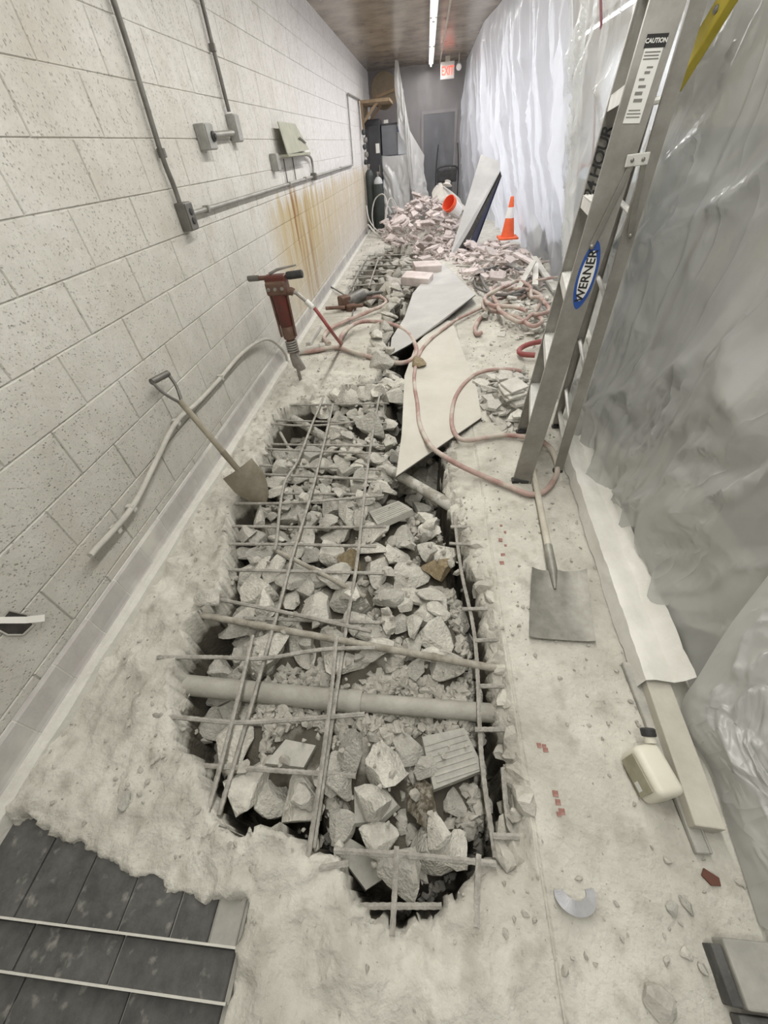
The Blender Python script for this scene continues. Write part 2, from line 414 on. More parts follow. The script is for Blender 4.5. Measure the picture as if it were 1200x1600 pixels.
class MB:
    def __init__(self):
        self.v = []; self.f = []
    def add(self, verts, faces):
        k = len(self.v)
        self.v += [tuple(v) for v in verts]
        self.f += [tuple(i + k for i in f) for f in faces]
        return self
    def box(self, c, s, rot=None):
        hx, hy, hz = s[0] / 2, s[1] / 2, s[2] / 2
        vs_ = [Vector((x, y, z)) for x in (-hx, hx) for y in (-hy, hy) for z in (-hz, hz)]
        if rot is not None:
            M = rot if isinstance(rot, Matrix) else Euler(rot).to_matrix()
            vs_ = [M @ v for v in vs_]
        c = Vector(c)
        return self.add([v + c for v in vs_], [(0, 1, 3, 2), (4, 6, 7, 5), (0, 4, 5, 1), (2, 3, 7, 6), (0, 2, 6, 4), (1, 5, 7, 3)])
    def prism(self, poly, z0, z1):
        n = len(poly)
        vs_ = [(p[0], p[1], z0) for p in poly] + [(p[0], p[1], z1) for p in poly]
        fs = [tuple(reversed(range(n))), tuple(range(n, 2 * n))]
        fs += [(i, (i + 1) % n, n + (i + 1) % n, n + i) for i in range(n)]
        return self.add(vs_, fs)
    def lathe(self, prof, c=(0, 0, 0), axis=(0, 0, 1), n=20):
        q = Vector((0, 0, 1)).rotation_difference(Vector(axis).normalized())
        c = Vector(c)
        vs_ = []; fs = []
        for r, z in prof:
            for k in range(n):
                a = 2 * math.pi * k / n
                vs_.append(c + q @ Vector((r * math.cos(a), r * math.sin(a), z)))
        for i in range(len(prof) - 1):
            for k in range(n):
                fs.append((i * n + k, i * n + (k + 1) % n, (i + 1) * n + (k + 1) % n, (i + 1) * n + k))
        fs.append(tuple(reversed(range(n))))
        fs.append(tuple(range((len(prof) - 1) * n, len(prof) * n)))
        return self.add(vs_, fs)
    def tube(self, pts, r, n=8, ribs=0.0):
        pts = [Vector(p) for p in pts]
        m = len(pts)
        T = []
        for i in range(m):
            t = pts[min(i + 1, m - 1)] - pts[max(i - 1, 0)]
            T.append(t.normalized() if t.length > 1e-9 else Vector((0, 0, 1)))
        up = Vector((0, 0, 1)) if abs(T[0].z) < 0.9 else Vector((1, 0, 0))
        N_ = (up - T[0] * up.dot(T[0])).normalized()
        vs_ = []; fs = []
        for i in range(m):
            N_ = (N_ - T[i] * N_.dot(T[i]))
            N_.normalize()
            B = T[i].cross(N_)
            rr = r[i] if isinstance(r, (list, tuple)) else r
            if ribs and i % 2: rr *= 1 + ribs
            for k in range(n):
                a = 2 * math.pi * k / n
                vs_.append(pts[i] + N_ * (math.cos(a) * rr) + B * (math.sin(a) * rr))
        for i in range(m - 1):
            for k in range(n):
                fs.append((i * n + k, i * n + (k + 1) % n, (i + 1) * n + (k + 1) % n, (i + 1) * n + k))
        fs.append(tuple(reversed(range(n))))
        fs.append(tuple(range((m - 1) * n, m * n)))
        return self.add(vs_, fs)
    def build(self, name, material, parent=None, smooth=False, bevel=0.0, seg=2, loc=None, rot=None):
        me = mesh_from(name, self.v, self.f, material)
        bm = bmesh.new(); bm.from_mesh(me)
        if bevel > 0:
            bmesh.ops.remove_doubles(bm, verts=bm.verts, dist=1e-6)
            ed = [e for e in bm.edges if len(e.link_faces) == 2 and e.calc_face_angle(0) > 0.5]
            bmesh.ops.bevel(bm, geom=ed, offset=bevel, segments=seg, profile=0.5, affect='EDGES', clamp_overlap=True)
        bmesh.ops.recalc_face_normals(bm, faces=bm.faces)
        bm.to_mesh(me); bm.free()
        if smooth:
            me.polygons.foreach_set('use_smooth', [True] * len(me.polygons))
            sharp_by_angle(me, 0.7)
        o = bpy.data.objects.new(name, me)
        if loc is not None: o.location = loc
        if rot is not None: o.rotation_euler = rot
        return link(o, parent)

def sharp_by_angle(me, ang):
    bm = bmesh.new(); bm.from_mesh(me)
    for e in bm.edges:
        e.smooth = not (len(e.link_faces) == 2 and e.calc_face_angle(0) > ang)
    bm.to_mesh(me); bm.free()

def spline(pts, per=8):
    P = [Vector(p) for p in pts]
    P = [P[0] * 2 - P[1]] + P + [P[-1] * 2 - P[-2]]
    out = []
    for i in range(1, len(P) - 2):
        p0, p1, p2, p3 = P[i - 1:i + 3]
        for k in range(per):
            t = k / per
            out.append(0.5 * ((2 * p1) + (p2 - p0) * t + (2 * p0 - 5 * p1 + 4 * p2 - p3) * t * t + (3 * p1 - p0 - 3 * p2 + p3) * t ** 3))
    out.append(P[-2])
    return out

def text_mesh(name, body, size, material, parent, matrix, extrude=0.0008, shear=0.0, offset=0.0, spacing=1.0):
    cu = bpy.data.curves.new(name, 'FONT')
    cu.body = body; cu.size = size; cu.extrude = extrude
    cu.align_x = 'CENTER'; cu.align_y = 'CENTER'; cu.shear = shear; cu.offset = offset
    cu.space_character = spacing
    cu.resolution_u = 3
    tmp = bpy.data.objects.new(name + '_tmp', cu)
    COL.objects.link(tmp)
    dg = bpy.context.evaluated_depsgraph_get()
    me = bpy.data.meshes.new_from_object(tmp.evaluated_get(dg))
    bpy.data.objects.remove(tmp)
    bpy.data.curves.remove(cu)
    me.materials.clear(); me.materials.append(MATS[material])
    me.transform(matrix)
    o = bpy.data.objects.new(name, me)
    return link(o, parent)

# ------------------------------------------------------------------ noise
def _h(ix, iy, s):
    v = np.sin(ix * 127.1 + iy * 311.7 + s * 74.7) * 43758.5453
    return v - np.floor(v)

def vnoise(x, y, s=0):
    ix = np.floor(x); iy = np.floor(y)
    fx = x - ix; fy = y - iy
    fx = fx * fx * fx * (fx * (fx * 6 - 15) + 10); fy = fy * fy * fy * (fy * (fy * 6 - 15) + 10)
    a = _h(ix, iy, s); b = _h(ix + 1, iy, s); c = _h(ix, iy + 1, s); d = _h(ix + 1, iy + 1, s)
    return (a * (1 - fx) + b * fx) * (1 - fy) + (c * (1 - fx) + d * fx) * fy

def fbm(x, y, s=0, oct=4, gain=0.5):
    r = 0; a = 1.0; t = 0
    for o in range(oct):
        r = r + a * (vnoise(x * 2 ** o + o * 17.3, y * 2 ** o - o * 9.1, s + o) * 2 - 1); t += a; a *= gain
    return r / t

def ridged(x, y, s=0, oct=3):
    r = 0; a = 1.0; t = 0
    for o in range(oct):
        r = r + a * (1 - np.abs(vnoise(x * 2 ** o + o * 7.7, y * 2 ** o + o * 3.1, s + o) * 2 - 1)); t += a; a *= 0.5
    return r / t

def sstep(a, b, x):
    t = np.clip((x - a) / (b - a), 0, 1)
    return t * t * (3 - 2 * t)

def sdf(px, py, poly):
    d = np.full(px.shape, 1e9); inside = np.zeros(px.shape, bool)
    n = len(poly)
    for i in range(n):
        ax, ay = poly[i]; bx, by = poly[(i + 1) % n]
        ex, ey = bx - ax, by - ay
        t = np.clip(((px - ax) * ex + (py - ay) * ey) / (ex * ex + ey * ey + 1e-12), 0, 1)
        d = np.minimum(d, np.hypot(px - ax - t * ex, py - ay - t * ey))
        c = ((ay > py) != (by > py)) & (px < (bx - ax) * (py - ay) / (by - ay + 1e-12) + ax)
        inside ^= c
    return np.where(inside, -d, d)

# ------------------------------------------------------------------ the setting
WX = -1.46          # face of the block wall
CZ = 2.88           # ceiling
BY = 14.3           # back wall
BLK_Z0, BLK_H, BLK_L = 0.198, 0.2085, 0.457

HOLE_NEAR = [(-0.06, -0.02), (-0.21, 0.04), (-0.27, 0.11), (-0.35, 0.11), (-0.47, 0.17), (-0.60, 0.17), (-0.69, 0.18), (-0.74, 0.28), (-0.82, 0.32),
             (-0.93, 0.37), (-1.04, 0.56), (-1.07, 0.66), (-1.07, 0.78), (-1.06, 0.91), (-1.00, 0.95), (-1.04, 1.14), (-1.09, 1.36), (-1.18, 1.67),
             (-1.09, 1.85), (-1.19, 2.29), (-1.23, 2.75), (-1.17, 2.97), (-0.88, 3.07), (-0.60, 3.30), (-0.38, 3.41), (-0.1, 3.45), (0.12, 3.3),
             (0.14, 2.6), (0.13, 1.98), (0.13, 1.68), (0.20, 1.47), (0.25, 1.17), (0.28, 0.84), (0.27, 0.60), (0.28, 0.30), (0.27, 0.22), (0.22, 0.16),
             (0.16, 0.12), (0.04, 0.03)]
HOLE_MID = [(-0.45, 3.3), (0.1, 3.3), (0.15, 5.5), (-0.1, 6.1), (-0.5, 5.4)]
HOLE_FAR = [(-1.2, 5.75), (-0.55, 5.5), (-0.15, 5.8), (0.0, 7.3), (0.1, 9.2), (-0.6, 9.8), (-1.1, 9.3), (-1.22, 7.4)]
STEP_LOW = [(-1.6, 0.15), (-1.41, 0.13), (-0.99, 0.045), (-0.62, -0.015), (-0.505, 0.0), (-0.50, -0.9), (-1.6, -0.9)]

def floor_h(x, y):
    w1 = fbm(x * 7, y * 7, 1, 4) * 0.055 + fbm(x * 40, y * 40, 5, 2) * 0.014
    d = np.minimum(sdf(x, y, HOLE_NEAR), sdf(x, y, HOLE_MID) + 0.02) + w1 * np.where(x > 0.1, 0.6, 1.0)
    df = sdf(x, y, HOLE_FAR) + w1 * 1.6
    ds = sdf(x, y, STEP_LOW) + w1 * 0.35
    # dust and crumbs
    z = fbm(x * 6, y * 6, 21, 5, 0.6) * 0.008 + fbm(x * 45, y * 45, 25, 3, 0.7) * 0.004
    left = sstep(0.30, -0.1, x) * sstep(4.2, 3.2, y)
    clump = np.clip(fbm(x * 9, y * 9, 35, 3) * 1.6, -0.3, 1)
    z = z + left * (fbm(x * 4, y * 4, 31, 4, 0.55) * 0.030 + clump * ridged(x * 17, y * 17, 37, 3) * 0.036 - 0.004)
    front = sstep(0.45, 0.05, y) * sstep(-0.75, -0.45, x) * sstep(0.34, 0.1, x)
    z = z + front * (0.006 + fbm(x * 9, y * 9, 41, 4, 0.6) * 0.030)
    # rim of the break: humped and crumbly, the right edge spalled down to the saw joint
    rim = np.exp(-(np.clip(d, 0, 1) / 0.07) ** 2) * (d > 0)
    z = z + rim * left * (0.014 + 0.02 * fbm(x * 14, y * 14, 51, 3))
    spall = sstep(0.345, 0.30, x) * (x > 0.0) * sstep(0.0, 0.15, y) * sstep(3.4, 3.0, y)
    z = z - spall * (0.012 + 0.05 * (1 - np.clip(d / 0.10, 0, 1)) * (0.7 + 0.9 * ridged(x * 12, y * 12, 61, 3)))
    # saw joint
    z = z - 0.010 * np.exp(-((x - 0.345 - 0.004 * fbm(y * 3, y * 0, 3, 2)) / 0.004) ** 2) * (y < 5.2)
    # near pit
    t = sstep(0.008, -0.022, d)
    fill = sstep(-0.015, -0.11, d)
    fill = fill * (1 - sstep(-0.72, -0.84, x) * sstep(0.25, 0.40, y) * sstep(1.05, 0.90, y))
    fill = fill * (1 - sstep(-0.80, -0.92, x) * sstep(2.40, 2.55, y))
    fill = fill * (1 - sstep(-0.32, -0.20, x) * sstep(1.70, 1.85, y))
    deep = -0.48 + 0.31 * fill + 0.05 * fbm(x * 5, y * 5, 71, 3)
    ledge = 0.05 * fbm(x * 18, y * 18, 77, 3) * t * (1 - t) * 4
    z = z * (1 - t) + deep * t + ledge
    tf = sstep(0.03, -0.06, df)
    z = z * (1 - tf) + (-0.22 + 0.04 * fbm(x * 5, y * 5, 81, 3)) * tf
    ts = sstep(0.006, -0.012, ds)
    z = z * (1 - ts) + (-0.13) * ts
    return z

def grid_axis(segments):
    out = []
    for a, b, s in segments:
        n = max(1, int(round((b - a) / s)))
        out += list(np.linspace(a, b, n, endpoint=False))
    out.append(segments[-1][1])
    return np.array(out)

gx = grid_axis([(-1.50, 0.33, 0.0115), (0.33, 0.36, 0.003), (0.36, 0.92, 0.0125), (0.92, 3.6, 0.09)])
gy = grid_axis([(-0.60, -0.30, 0.03), (-0.30, 3.5, 0.0115), (3.5, 6.0, 0.03), (6.0, 14.4, 0.06)])
GX, GY = np.meshgrid(gx, gy)
GZ = floor_h(GX, GY)
# sideways roughness on the steep broken faces
slope = np.hypot(*np.gradient(GZ)) / 0.0115
kick = np.clip(slope - 0.8, 0, 1.5) * 0.012
JX = GX + kick * fbm(GY * 30, GZ * 30, 91, 3); JY = GY + kick * fbm(GX * 30, GZ * 30, 95, 3)
nx_, ny_ = len(gx), len(gy)
co = np.stack([JX, JY, GZ], -1).reshape(-1, 3)
idx = np.arange(nx_ * ny_).reshape(ny_, nx_)
quads = np.stack([idx[:-1, :-1], idx[:-1, 1:], idx[1:, 1:], idx[1:, :-1]], -1).reshape(-1, 4)

def grid_mesh(name, co, quads, material, smooth=True):
    me = bpy.data.meshes.new(name)
    me.vertices.add(len(co)); me.vertices.foreach_set('co', co.astype(np.float32).ravel())
    me.loops.add(quads.size); me.loops.foreach_set('vertex_index', quads.astype(np.int32).ravel())
    me.polygons.add(len(quads)); me.polygons.foreach_set('loop_start', (np.arange(len(quads)) * 4).astype(np.int32))
    me.polygons.foreach_set('loop_total', np.full(len(quads), 4, np.int32))
    me.materials.append(MATS[material])
    me.update(calc_edges=True)
    me.polygons.foreach_set('use_smooth', [smooth] * len(quads))
    return me

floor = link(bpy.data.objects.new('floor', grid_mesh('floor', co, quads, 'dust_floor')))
tag(floor, 'dust-covered concrete floor broken open into a long trench', kind='structure')

def hz(x, y):
    return float(floor_h(np.array([float(x)]), np.array([float(y)]))[0])

# block wall: a mortar backing with each block proud of it
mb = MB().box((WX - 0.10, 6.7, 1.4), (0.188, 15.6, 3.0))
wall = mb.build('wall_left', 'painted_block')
tag(wall, 'painted concrete block wall on the left with rust streaks', kind='structure')

def block_mesh(l, h):
    a, b = l / 2 - 0.0026, h / 2 - 0.0026
    c = 0.0028
    vs_ = [(0, -a + c, -b + c), (0, a - c, -b + c), (0, a - c, b - c), (0, -a + c, b - c),
           (-0.004, -a, -b), (-0.004, a, -b), (-0.004, a, b), (-0.004, -a, b),
           (-0.03, -a, -b), (-0.03, a, -b), (-0.03, a, b), (-0.03, -a, b)]
    fs = [(0, 1, 2, 3)] + [(4 + i, 4 + (i + 1) % 4, (i + 1) % 4, i) for i in range(4)] + [(8 + i, 8 + (i + 1) % 4, 4 + (i + 1) % 4, 4 + i) for i in range(4)]
    return vs_, fs
bv, bf = block_mesh(BLK_L, BLK_H)
bme = mesh_from('block', bv, bf, 'painted_block')
blocks = []
for k in range(-1, 13):
    zc = BLK_Z0 + BLK_H * (k + 0.5)
    off = 1.66 if k % 2 == 0 else 1.43
    j = -5
    while True:
        yc = off + BLK_L * (j + 0.5)
        j += 1
        if yc > BY: break
        if yc < -0.3: continue
        blocks.append((yc, zc))
def px_size(b):
    yc, zc = b
    c = cam.matrix_world.inverted() @ Vector((WX, yc, zc))
    if c.z > -0.05: return 0
    u, v = c.x / -c.z * 603.56, c.y / -c.z * 603.56
    if abs(u) > 640 or abs(v) > 840: return 0
    return 1 / (c.length ** 2) * abs((cam.matrix_world.translation - Vector((WX, yc, zc))).normalized().x)
blocks.sort(key=px_size, reverse=True)
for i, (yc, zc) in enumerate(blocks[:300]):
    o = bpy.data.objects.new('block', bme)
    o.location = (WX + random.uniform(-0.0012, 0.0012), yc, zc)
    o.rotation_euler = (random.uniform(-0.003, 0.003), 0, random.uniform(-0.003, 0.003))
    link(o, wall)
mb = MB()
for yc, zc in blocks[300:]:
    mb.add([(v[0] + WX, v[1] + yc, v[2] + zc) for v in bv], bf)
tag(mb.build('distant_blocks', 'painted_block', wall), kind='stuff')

# cove base tiles along the wall, with their grout bed and the mortar fillet at the floor
GP = [(0.001, 0.1605), (0.0085, 0.1565), (0.0138, 0.149), (0.0148, 0.134), (0.0153, 0.060), (0.0193, 0.039), (0.0283, 0.0245), (0.0283, -0.12), (0.001, -0.12)]
n = len(GP)
base = MB().add([(WX + 0.002 + q[0], yq, q[1]) for yq in (-0.5, 13.4) for q in GP],
                [(i, (i + 1) % n, n + (i + 1) % n, n + i) for i in range(n)] + [tuple(range(n)), tuple(range(2 * n - 1, n - 1, -1))]).build('baseboard_left', 'grout')
tag(base, 'row of mauve-grey cove base tiles along the block wall', kind='structure')
def cove_mesh(l):
    prof = [(0.0, 0.160), (0.010, 0.158), (0.0155, 0.150), (0.0165, 0.135), (0.017, 0.060), (0.021, 0.040), (0.030, 0.026), (0.030, -0.03)]
    vs_ = [(p[0], y, p[1]) for y in (-l / 2 + 0.003, l / 2 - 0.003) for p in prof]
    n = len(prof)
    fs = [(i, i + 1, n + i + 1, n + i) for i in range(n - 1)] + [tuple(range(n - 1, -1, -1)), tuple(range(n, 2 * n))]
    return vs_, fs
cv, cf = cove_mesh(0.205)
cme = mesh_from('base_tile', cv, cf, 'base_tile')
y = -0.35
while y < 13.3:
    o = bpy.data.objects.new('base_tile', cme)
    o.location = (WX + 0.002, y, random.uniform(-0.001, 0.001))
    link(o, base)
    y += 0.205
mbf = MB()
ys = np.arange(-0.4, 13.2, 0.05)
rows = []
for q in ys:
    r1 = 0.012 * float(fbm(np.array([q * 3.0]), np.array([2.2]), 4, 3)[0]); r2 = 0.006 * float(fbm(np.array([q * 11.0]), np.array([5.2]), 4, 3)[0])
    rows.append([(WX + 0.028, q, 0.034), (WX + 0.052 + r2, q, 0.030 + r2), (WX + 0.068 + r1, q, 0.018), (WX + 0.075 + r1, q, -0.05)])
V = [p for r in rows for p in r]
F = [(i * 4 + k, i * 4 + k + 1, (i + 1) * 4 + k + 1, (i + 1) * 4 + k) for i in range(len(rows) - 1) for k in range(3)]
mbf.add(V, F).build('mortar_fillet', 'grout', base)

# ceiling, back wall with door, room behind the sheeting
ceil = MB().box((1.0, 6.7, CZ + 0.06), (5.4, 15.6, 0.12)).build('ceiling', 'ceiling_brown')
tag(ceil, 'glossy brown ceiling above the corridor', kind='structure')
tr = MB().box((0.30, 6.7, CZ - 0.012), (0.022, 15.0, 0.024)).build('trim_1', 'ceiling_trim')
tag(tr, 'thin pale strip running along the ceiling', kind='structure')
bk = MB().box((1.0, BY + 0.08, 1.4), (5.4, 0.16, 3.1)).build('wall_back', 'back_grey')
tag(bk, 'grey end wall of the corridor with a door', kind='structure')
dr = empty('door_1', (0.31, BY, 0))
tag(dr, 'grey steel door in the end wall behind plastic', kind='structure')
MB().box((0, -0.03, 1.02), (0.80, 0.05, 2.04)).build('door_leaf', 'door_grey', dr, bevel=0.004)
f_ = MB()
for sx in (-0.43, 0.43): f_.box((sx, -0.03, 1.05), (0.06, 0.08, 2.10))
f_.box((0, -0.03, 2.07), (0.80, 0.08, 0.06)).build('door_frame', 'back_grey', dr, bevel=0.004)
MB().lathe([(0.028, 0), (0.03, 0.02), (0.012, 0.03), (0.012, 0.05), (0.026, 0.06), (0.026, 0.08), (0.01, 0.088)], (0.33, -0.055, 1.0), (0, -1, 0), 14).build('door_knob', 'box_grey', dr, smooth=True)
wr = MB().box((3.75, 6.7, 1.4), (0.12, 15.6, 3.1)).build('wall_right', 'side_room')
tag(wr, 'pale wall of the lit room behind the plastic sheeting', kind='structure')
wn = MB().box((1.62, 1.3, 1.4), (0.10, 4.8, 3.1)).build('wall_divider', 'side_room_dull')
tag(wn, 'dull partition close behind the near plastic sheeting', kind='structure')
ds_ = MB().box((1.36, 2.55, 0.75), (0.22, 0.62, 1.5), (0, 0, 0.1)).build('bluish_backdrop', 'dark_backing', bevel=0.01)  # plain box added behind the sheet for the dark bluish tone there
tag(ds_, 'dim bluish box added behind the plastic right of the ladder', 'cabinet')
MB().box((-0.112, 0, 0.2), (0.006, 0.5, 0.9)).build('inset', 'dark_backing', ds_).location = (1.36, 2.55, 0.75)
ds_.children[0].location = (1.36, 2.55, 0.6)
ds2 = empty('low_backdrop', (2.42, 7.4, 0)); tag(ds2, 'low dark box added behind the bright plastic to darken its foot', 'backdrop')  # low box added behind the sheet so its lower part looks darker
MB().box((0, 0, 0.5), (0.7, 2.6, 1.0)).build('body', 'dark_backing', ds2, bevel=0.02)
MB().box((0, 0, 1.02), (0.74, 2.64, 0.05)).build('lid', 'dark_backing', ds2, bevel=0.01)
wb = MB().box((1.0, -1.6, 1.4), (5.4, 0.12, 3.1)).build('wall_front', 'side_room')
tag(wb, 'plain wall behind the viewer', kind='structure')
fl2 = MB().box((1.0, -1.1, -0.16), (5.4, 1.0, 0.05)).build('floor_rear', 'dust_floor')
tag(fl2, 'floor behind the viewer', kind='structure')

# ragged lumps of the broken slab edge on the right, part of the floor
rgl = random.Random(3)
def lump_mesh(seed):
    rg = np.random.default_rng(seed)
    bm = bmesh.new(); bmesh.ops.create_icosphere(bm, subdivisions=2, radius=1.0)
    v = np.array([q.co[:] for q in bm.verts]); fs = [tuple(q.index for q in f.verts) for f in bm.faces]; bm.free()
    for _ in range(9):
        n = rg.normal(size=3); n /= np.linalg.norm(n)
        v = v - np.outer(np.maximum(0, v @ n - rg.uniform(0.5, 0.8)), n)
    v = v * (1 + 0.25 * fbm(v[:, 0] * 3 + seed, v[:, 1] * 3 + v[:, 2] * 2, seed, 3)[:, None])
    return mesh_from('edge_lump', v.tolist(), fs, 'dust_floor')
LM = [lump_mesh(k) for k in range(6)]
yy = 0.14
while yy < 2.9:
    xe = float(np.interp(yy, [0.12, 0.3, 0.6, 0.84, 1.17, 1.47, 1.68, 2.6], [0.20, 0.285, 0.285, 0.29, 0.265, 0.22, 0.15, 0.15]))
    for q in range(2):
        s_ = rgl.uniform(0.03, 0.072)
        o = bpy.data.objects.new('edge_lump', LM[rgl.randrange(6)])
        o.location = (xe + rgl.uniform(0.0, 0.03) + 0.028, yy + rgl.uniform(-0.02, 0.02), -0.028 - s_ * 0.45 - q * rgl.uniform(0.02, 0.10))
        o.scale = (s_ * 0.85, s_ * rgl.uniform(0.9, 1.6), s_ * rgl.uniform(0.6, 1.0))
        o.rotation_euler = (rgl.uniform(0, 6), rgl.uniform(0, 6), rgl.uniform(0, 6))
        link(o, floor)
    yy += 0.055

# strip fixtures on the ceiling
def fixture(x, y, l, label, group):
    r = empty('strip_light', (x, y, CZ))
    tag(r, label, 'ceiling light', group)
    MB().box((0, 0, -0.022), (0.11, l, 0.044)).build('housing', 'white_paint', r, bevel=0.004)
    MB().tube([(0, -l / 2 + 0.04, -0.062), (0, l / 2 - 0.04, -0.062)], 0.017, 10).build('tube', 'tube_glow', r, smooth=True)
    e = MB()
    for s in (-1, 1): e.box((0, s * (l / 2 - 0.025), -0.06), (0.04, 0.03, 0.045))
    e.build('lamp_holder', 'white_paint', r, bevel=0.003)
names = ['nearest the camera overhead', 'second along the corridor', 'third along the corridor', 'fourth along the corridor, above the ladder of rebar', 'fifth along the corridor', 'last before the end wall']
names = ['nearest the viewer', 'second from the viewer', 'third from the viewer', 'third from the end wall', 'second from the end wall', 'nearest the red exit sign']
for yy, nm in zip(LAMP_Y, names):
    fixture(LAMP_X, yy, 2.46, 'white fluorescent strip light on the brown ceiling, ' + nm, 'corridor strip lights')
for yy, nm in zip((6.2, 8.8, 11.2), ('nearest', 'middle', 'farthest')):
    fixture(3.0, yy, 2.4, 'fluorescent strip light behind the plastic sheeting, ' + nm + ' of three', 'side room strip lights')
fixture(2.6, 2.4, 1.3, 'short strip light behind the sheeting beside the ladder', 'side room strip lights')

# dark step tiles at the near left, one row lower than the next
rows_ = [(-0.10, 0.13, -0.035, [-1.46, -1.21, -1.04, -0.875, -0.715, -0.60, -0.515]),
         (-0.20, -0.103, -0.062, [-1.46, -1.15, -0.86, -0.52]), (-0.62, -0.203, -0.09, [-1.46, -1.12, -0.80, -0.53])]
for ri, (y0, y1, zt, xs) in enumerate(rows_):
    for i in range(len(xs) - 1):
        last = ri == 0 and i == len(xs) - 2
        o = MB().box((0, 0, -0.012), (xs[i + 1] - xs[i] - 0.006, y1 - y0, 0.024)).build('floor_tile', 'tile_mid' if last else 'tile_dark', floor, bevel=0.003, seg=1)
        o.location = ((xs[i] + xs[i + 1]) / 2, (y0 + y1) / 2, zt)
    MB().box((-0.985, y0 + 0.002, zt - 0.005), (0.94, 0.0055, 0.013)).build('grout_line', 'grout', floor)
    MB().box((-0.985, (y0 + y1) / 2, zt - 0.026), (0.95, y1 - y0, 0.03)).build('tile_bed', 'tile_mid', floor)

# small red mosaic tiles showing through the dust on the right strip
for p in [(0.424, 0.312, -0.000), (0.427, 0.290, 0.000), (0.433, 0.266, 0.000), (0.422, 0.259, 0.000), (0.400, 0.448, 0.000), (0.419, 0.435, 0.000), (0.417, 0.447, 0.000), (0.415, 1.515, 0.000), (0.429, 1.467, 0.000), (0.398, 1.411, 0.000), (0.419, 1.376, 0.000), (0.398, 1.314, 0.000), (0.384, 1.256, 0.000)]:
    s_ = random.uniform(0.012, 0.021)
    o = MB().box((0, 0, 0), (s_, s_ * random.uniform(0.8, 1.1), 0.006)).build('mosaic_tile', 'mosaic_red', floor)
    o.location = (p[0], p[1], hz(p[0], p[1]) + 0.001)
    o.rotation_euler = (0, 0, random.uniform(-0.1, 0.1))

# ------------------------------------------------------------------ plastic sheeting
def path_fn(pts):
    P = [Vector(p) for p in pts]
    L_ = [0.0]
    for a, b in zip(P, P[1:]): L_.append(L_[-1] + (b - a).length)
    def f(t):
        s = t * L_[-1]
        for i in range(len(P) - 1):
            if s <= L_[i + 1] or i == len(P) - 2:
                k = (s - L_[i]) / max(1e-9, L_[i + 1] - L_[i])
                return P[i].lerp(P[i + 1], k)
    return f, L_[-1]

def sheet(name, material, bottom, top, nu, nv, amp=0.04, ff=3.0, seed=0, crump=0.01, sag=0.0, cf=4.0, diag=0.0, parent=None, pin=6.0):
    b, lb = path_fn(bottom); t, lt = path_fn(top)
    us = np.linspace(0, 1, nu + 1); v = np.linspace(0, 1, nv + 1)[:, None]
    PB = np.array([b(u)[:] for u in us]); PT = np.array([t(u)[:] for u in us])
    E = np.array([(b(min(1, u + 0.02)) - b(max(0, u - 0.02)))[:] for u in us]); E[:, 2] = 0
    E /= np.linalg.norm(E, axis=1)[:, None]
    NR = np.stack([-E[:, 1], E[:, 0], E[:, 2] * 0], -1)
    S = (us * lb)[None, :] + v * 0
    Hh = v * np.linalg.norm(PT - PB, axis=1)[None, :]
    env = 1 - v ** pin
    d = amp * fbm(S * ff + diag * Hh, Hh * ff * 0.16 + 3.1, seed, 3) * env
    w = 0.35 * fbm(S * 1.7, Hh * 1.7, seed + 3, 2)
    d = d + crump * ridged((S + w) * cf + Hh * cf * 0.5, Hh * cf * 0.35 - S * 0.3, seed + 9, 3) ** 3 * 2.2 * env
    d = d + sag * np.sin(np.pi * v)
    co = PB[None] * (1 - v[..., None]) + PT[None] * v[..., None] + NR[None] * d[..., None]
    idx = np.arange((nu + 1) * (nv + 1)).reshape(nv + 1, nu + 1)
    q = np.stack([idx[:-1, :-1], idx[:-1, 1:], idx[1:, 1:], idx[1:, :-1]], -1).reshape(-1, 4)
    return link(bpy.data.objects.new(name, grid_mesh(name, co.reshape(-1, 3), q, material)), parent)

o = sheet('plastic_sheet', 'plastic_near', [(1.06, -0.60, 0.01), (1.045, 0.6, 0.01), (1.04, 2.2, 0.01), (1.13, 2.9, 0.01), (1.45, 4.2, 0.01), (1.86, 5.75, 0.01)],
          [(1.07, -0.60, 2.87), (1.06, 2.4, 2.87), (1.06, 3.6, 2.87), (1.12, 5.75, 2.87)], 260, 150, amp=0.08, ff=2.2, seed=3, crump=0.05, cf=3.4, diag=0.55)
tag(o, 'translucent grey plastic sheet hanging behind the aluminium ladder', 'plastic sheet')
o = sheet('plastic_sheet', 'plastic_bright', [(1.93, 5.62, 0.01), (1.90, 7.0, 0.01), (1.82, 9.5, 0.01), (1.6, 12.0, 0.01), (1.05, 14.22, 0.01)],
          [(1.16, 5.62, 2.87), (1.0, 9.0, 2.87), (0.90, 10.0, 2.87), (0.92, 12.5, 2.87), (0.92, 14.22, 2.87)], 240, 70, amp=0.20, ff=3.6, seed=14, crump=0.03, sag=0.10)
tag(o, 'bright backlit plastic sheet hanging behind the orange cone', 'plastic sheet')
tp = MB()
pts = [(1.800, 5.893, 0.435), (1.760, 5.939, 0.640), (1.660, 5.790, 1.019), (1.600, 5.456, 1.250), (1.520, 4.879, 1.320), (1.400, 4.693, 1.643), (1.320, 4.569, 1.847), (1.250, 4.396, 1.987), (1.160, 4.259, 2.138)]
tp.tube(spline([(p[0] - 0.06, p[1] - 0.1, p[2]) for p in pts], 4), [0.018 if 4 < i < 14 else 0.009 for i in range((len(pts) - 1) * 4 + 1)], 6)
tag(tp.build('seam_tape', 'tape_red', smooth=True), 'thin reddish tape along the seam between two plastic sheets', 'tape')
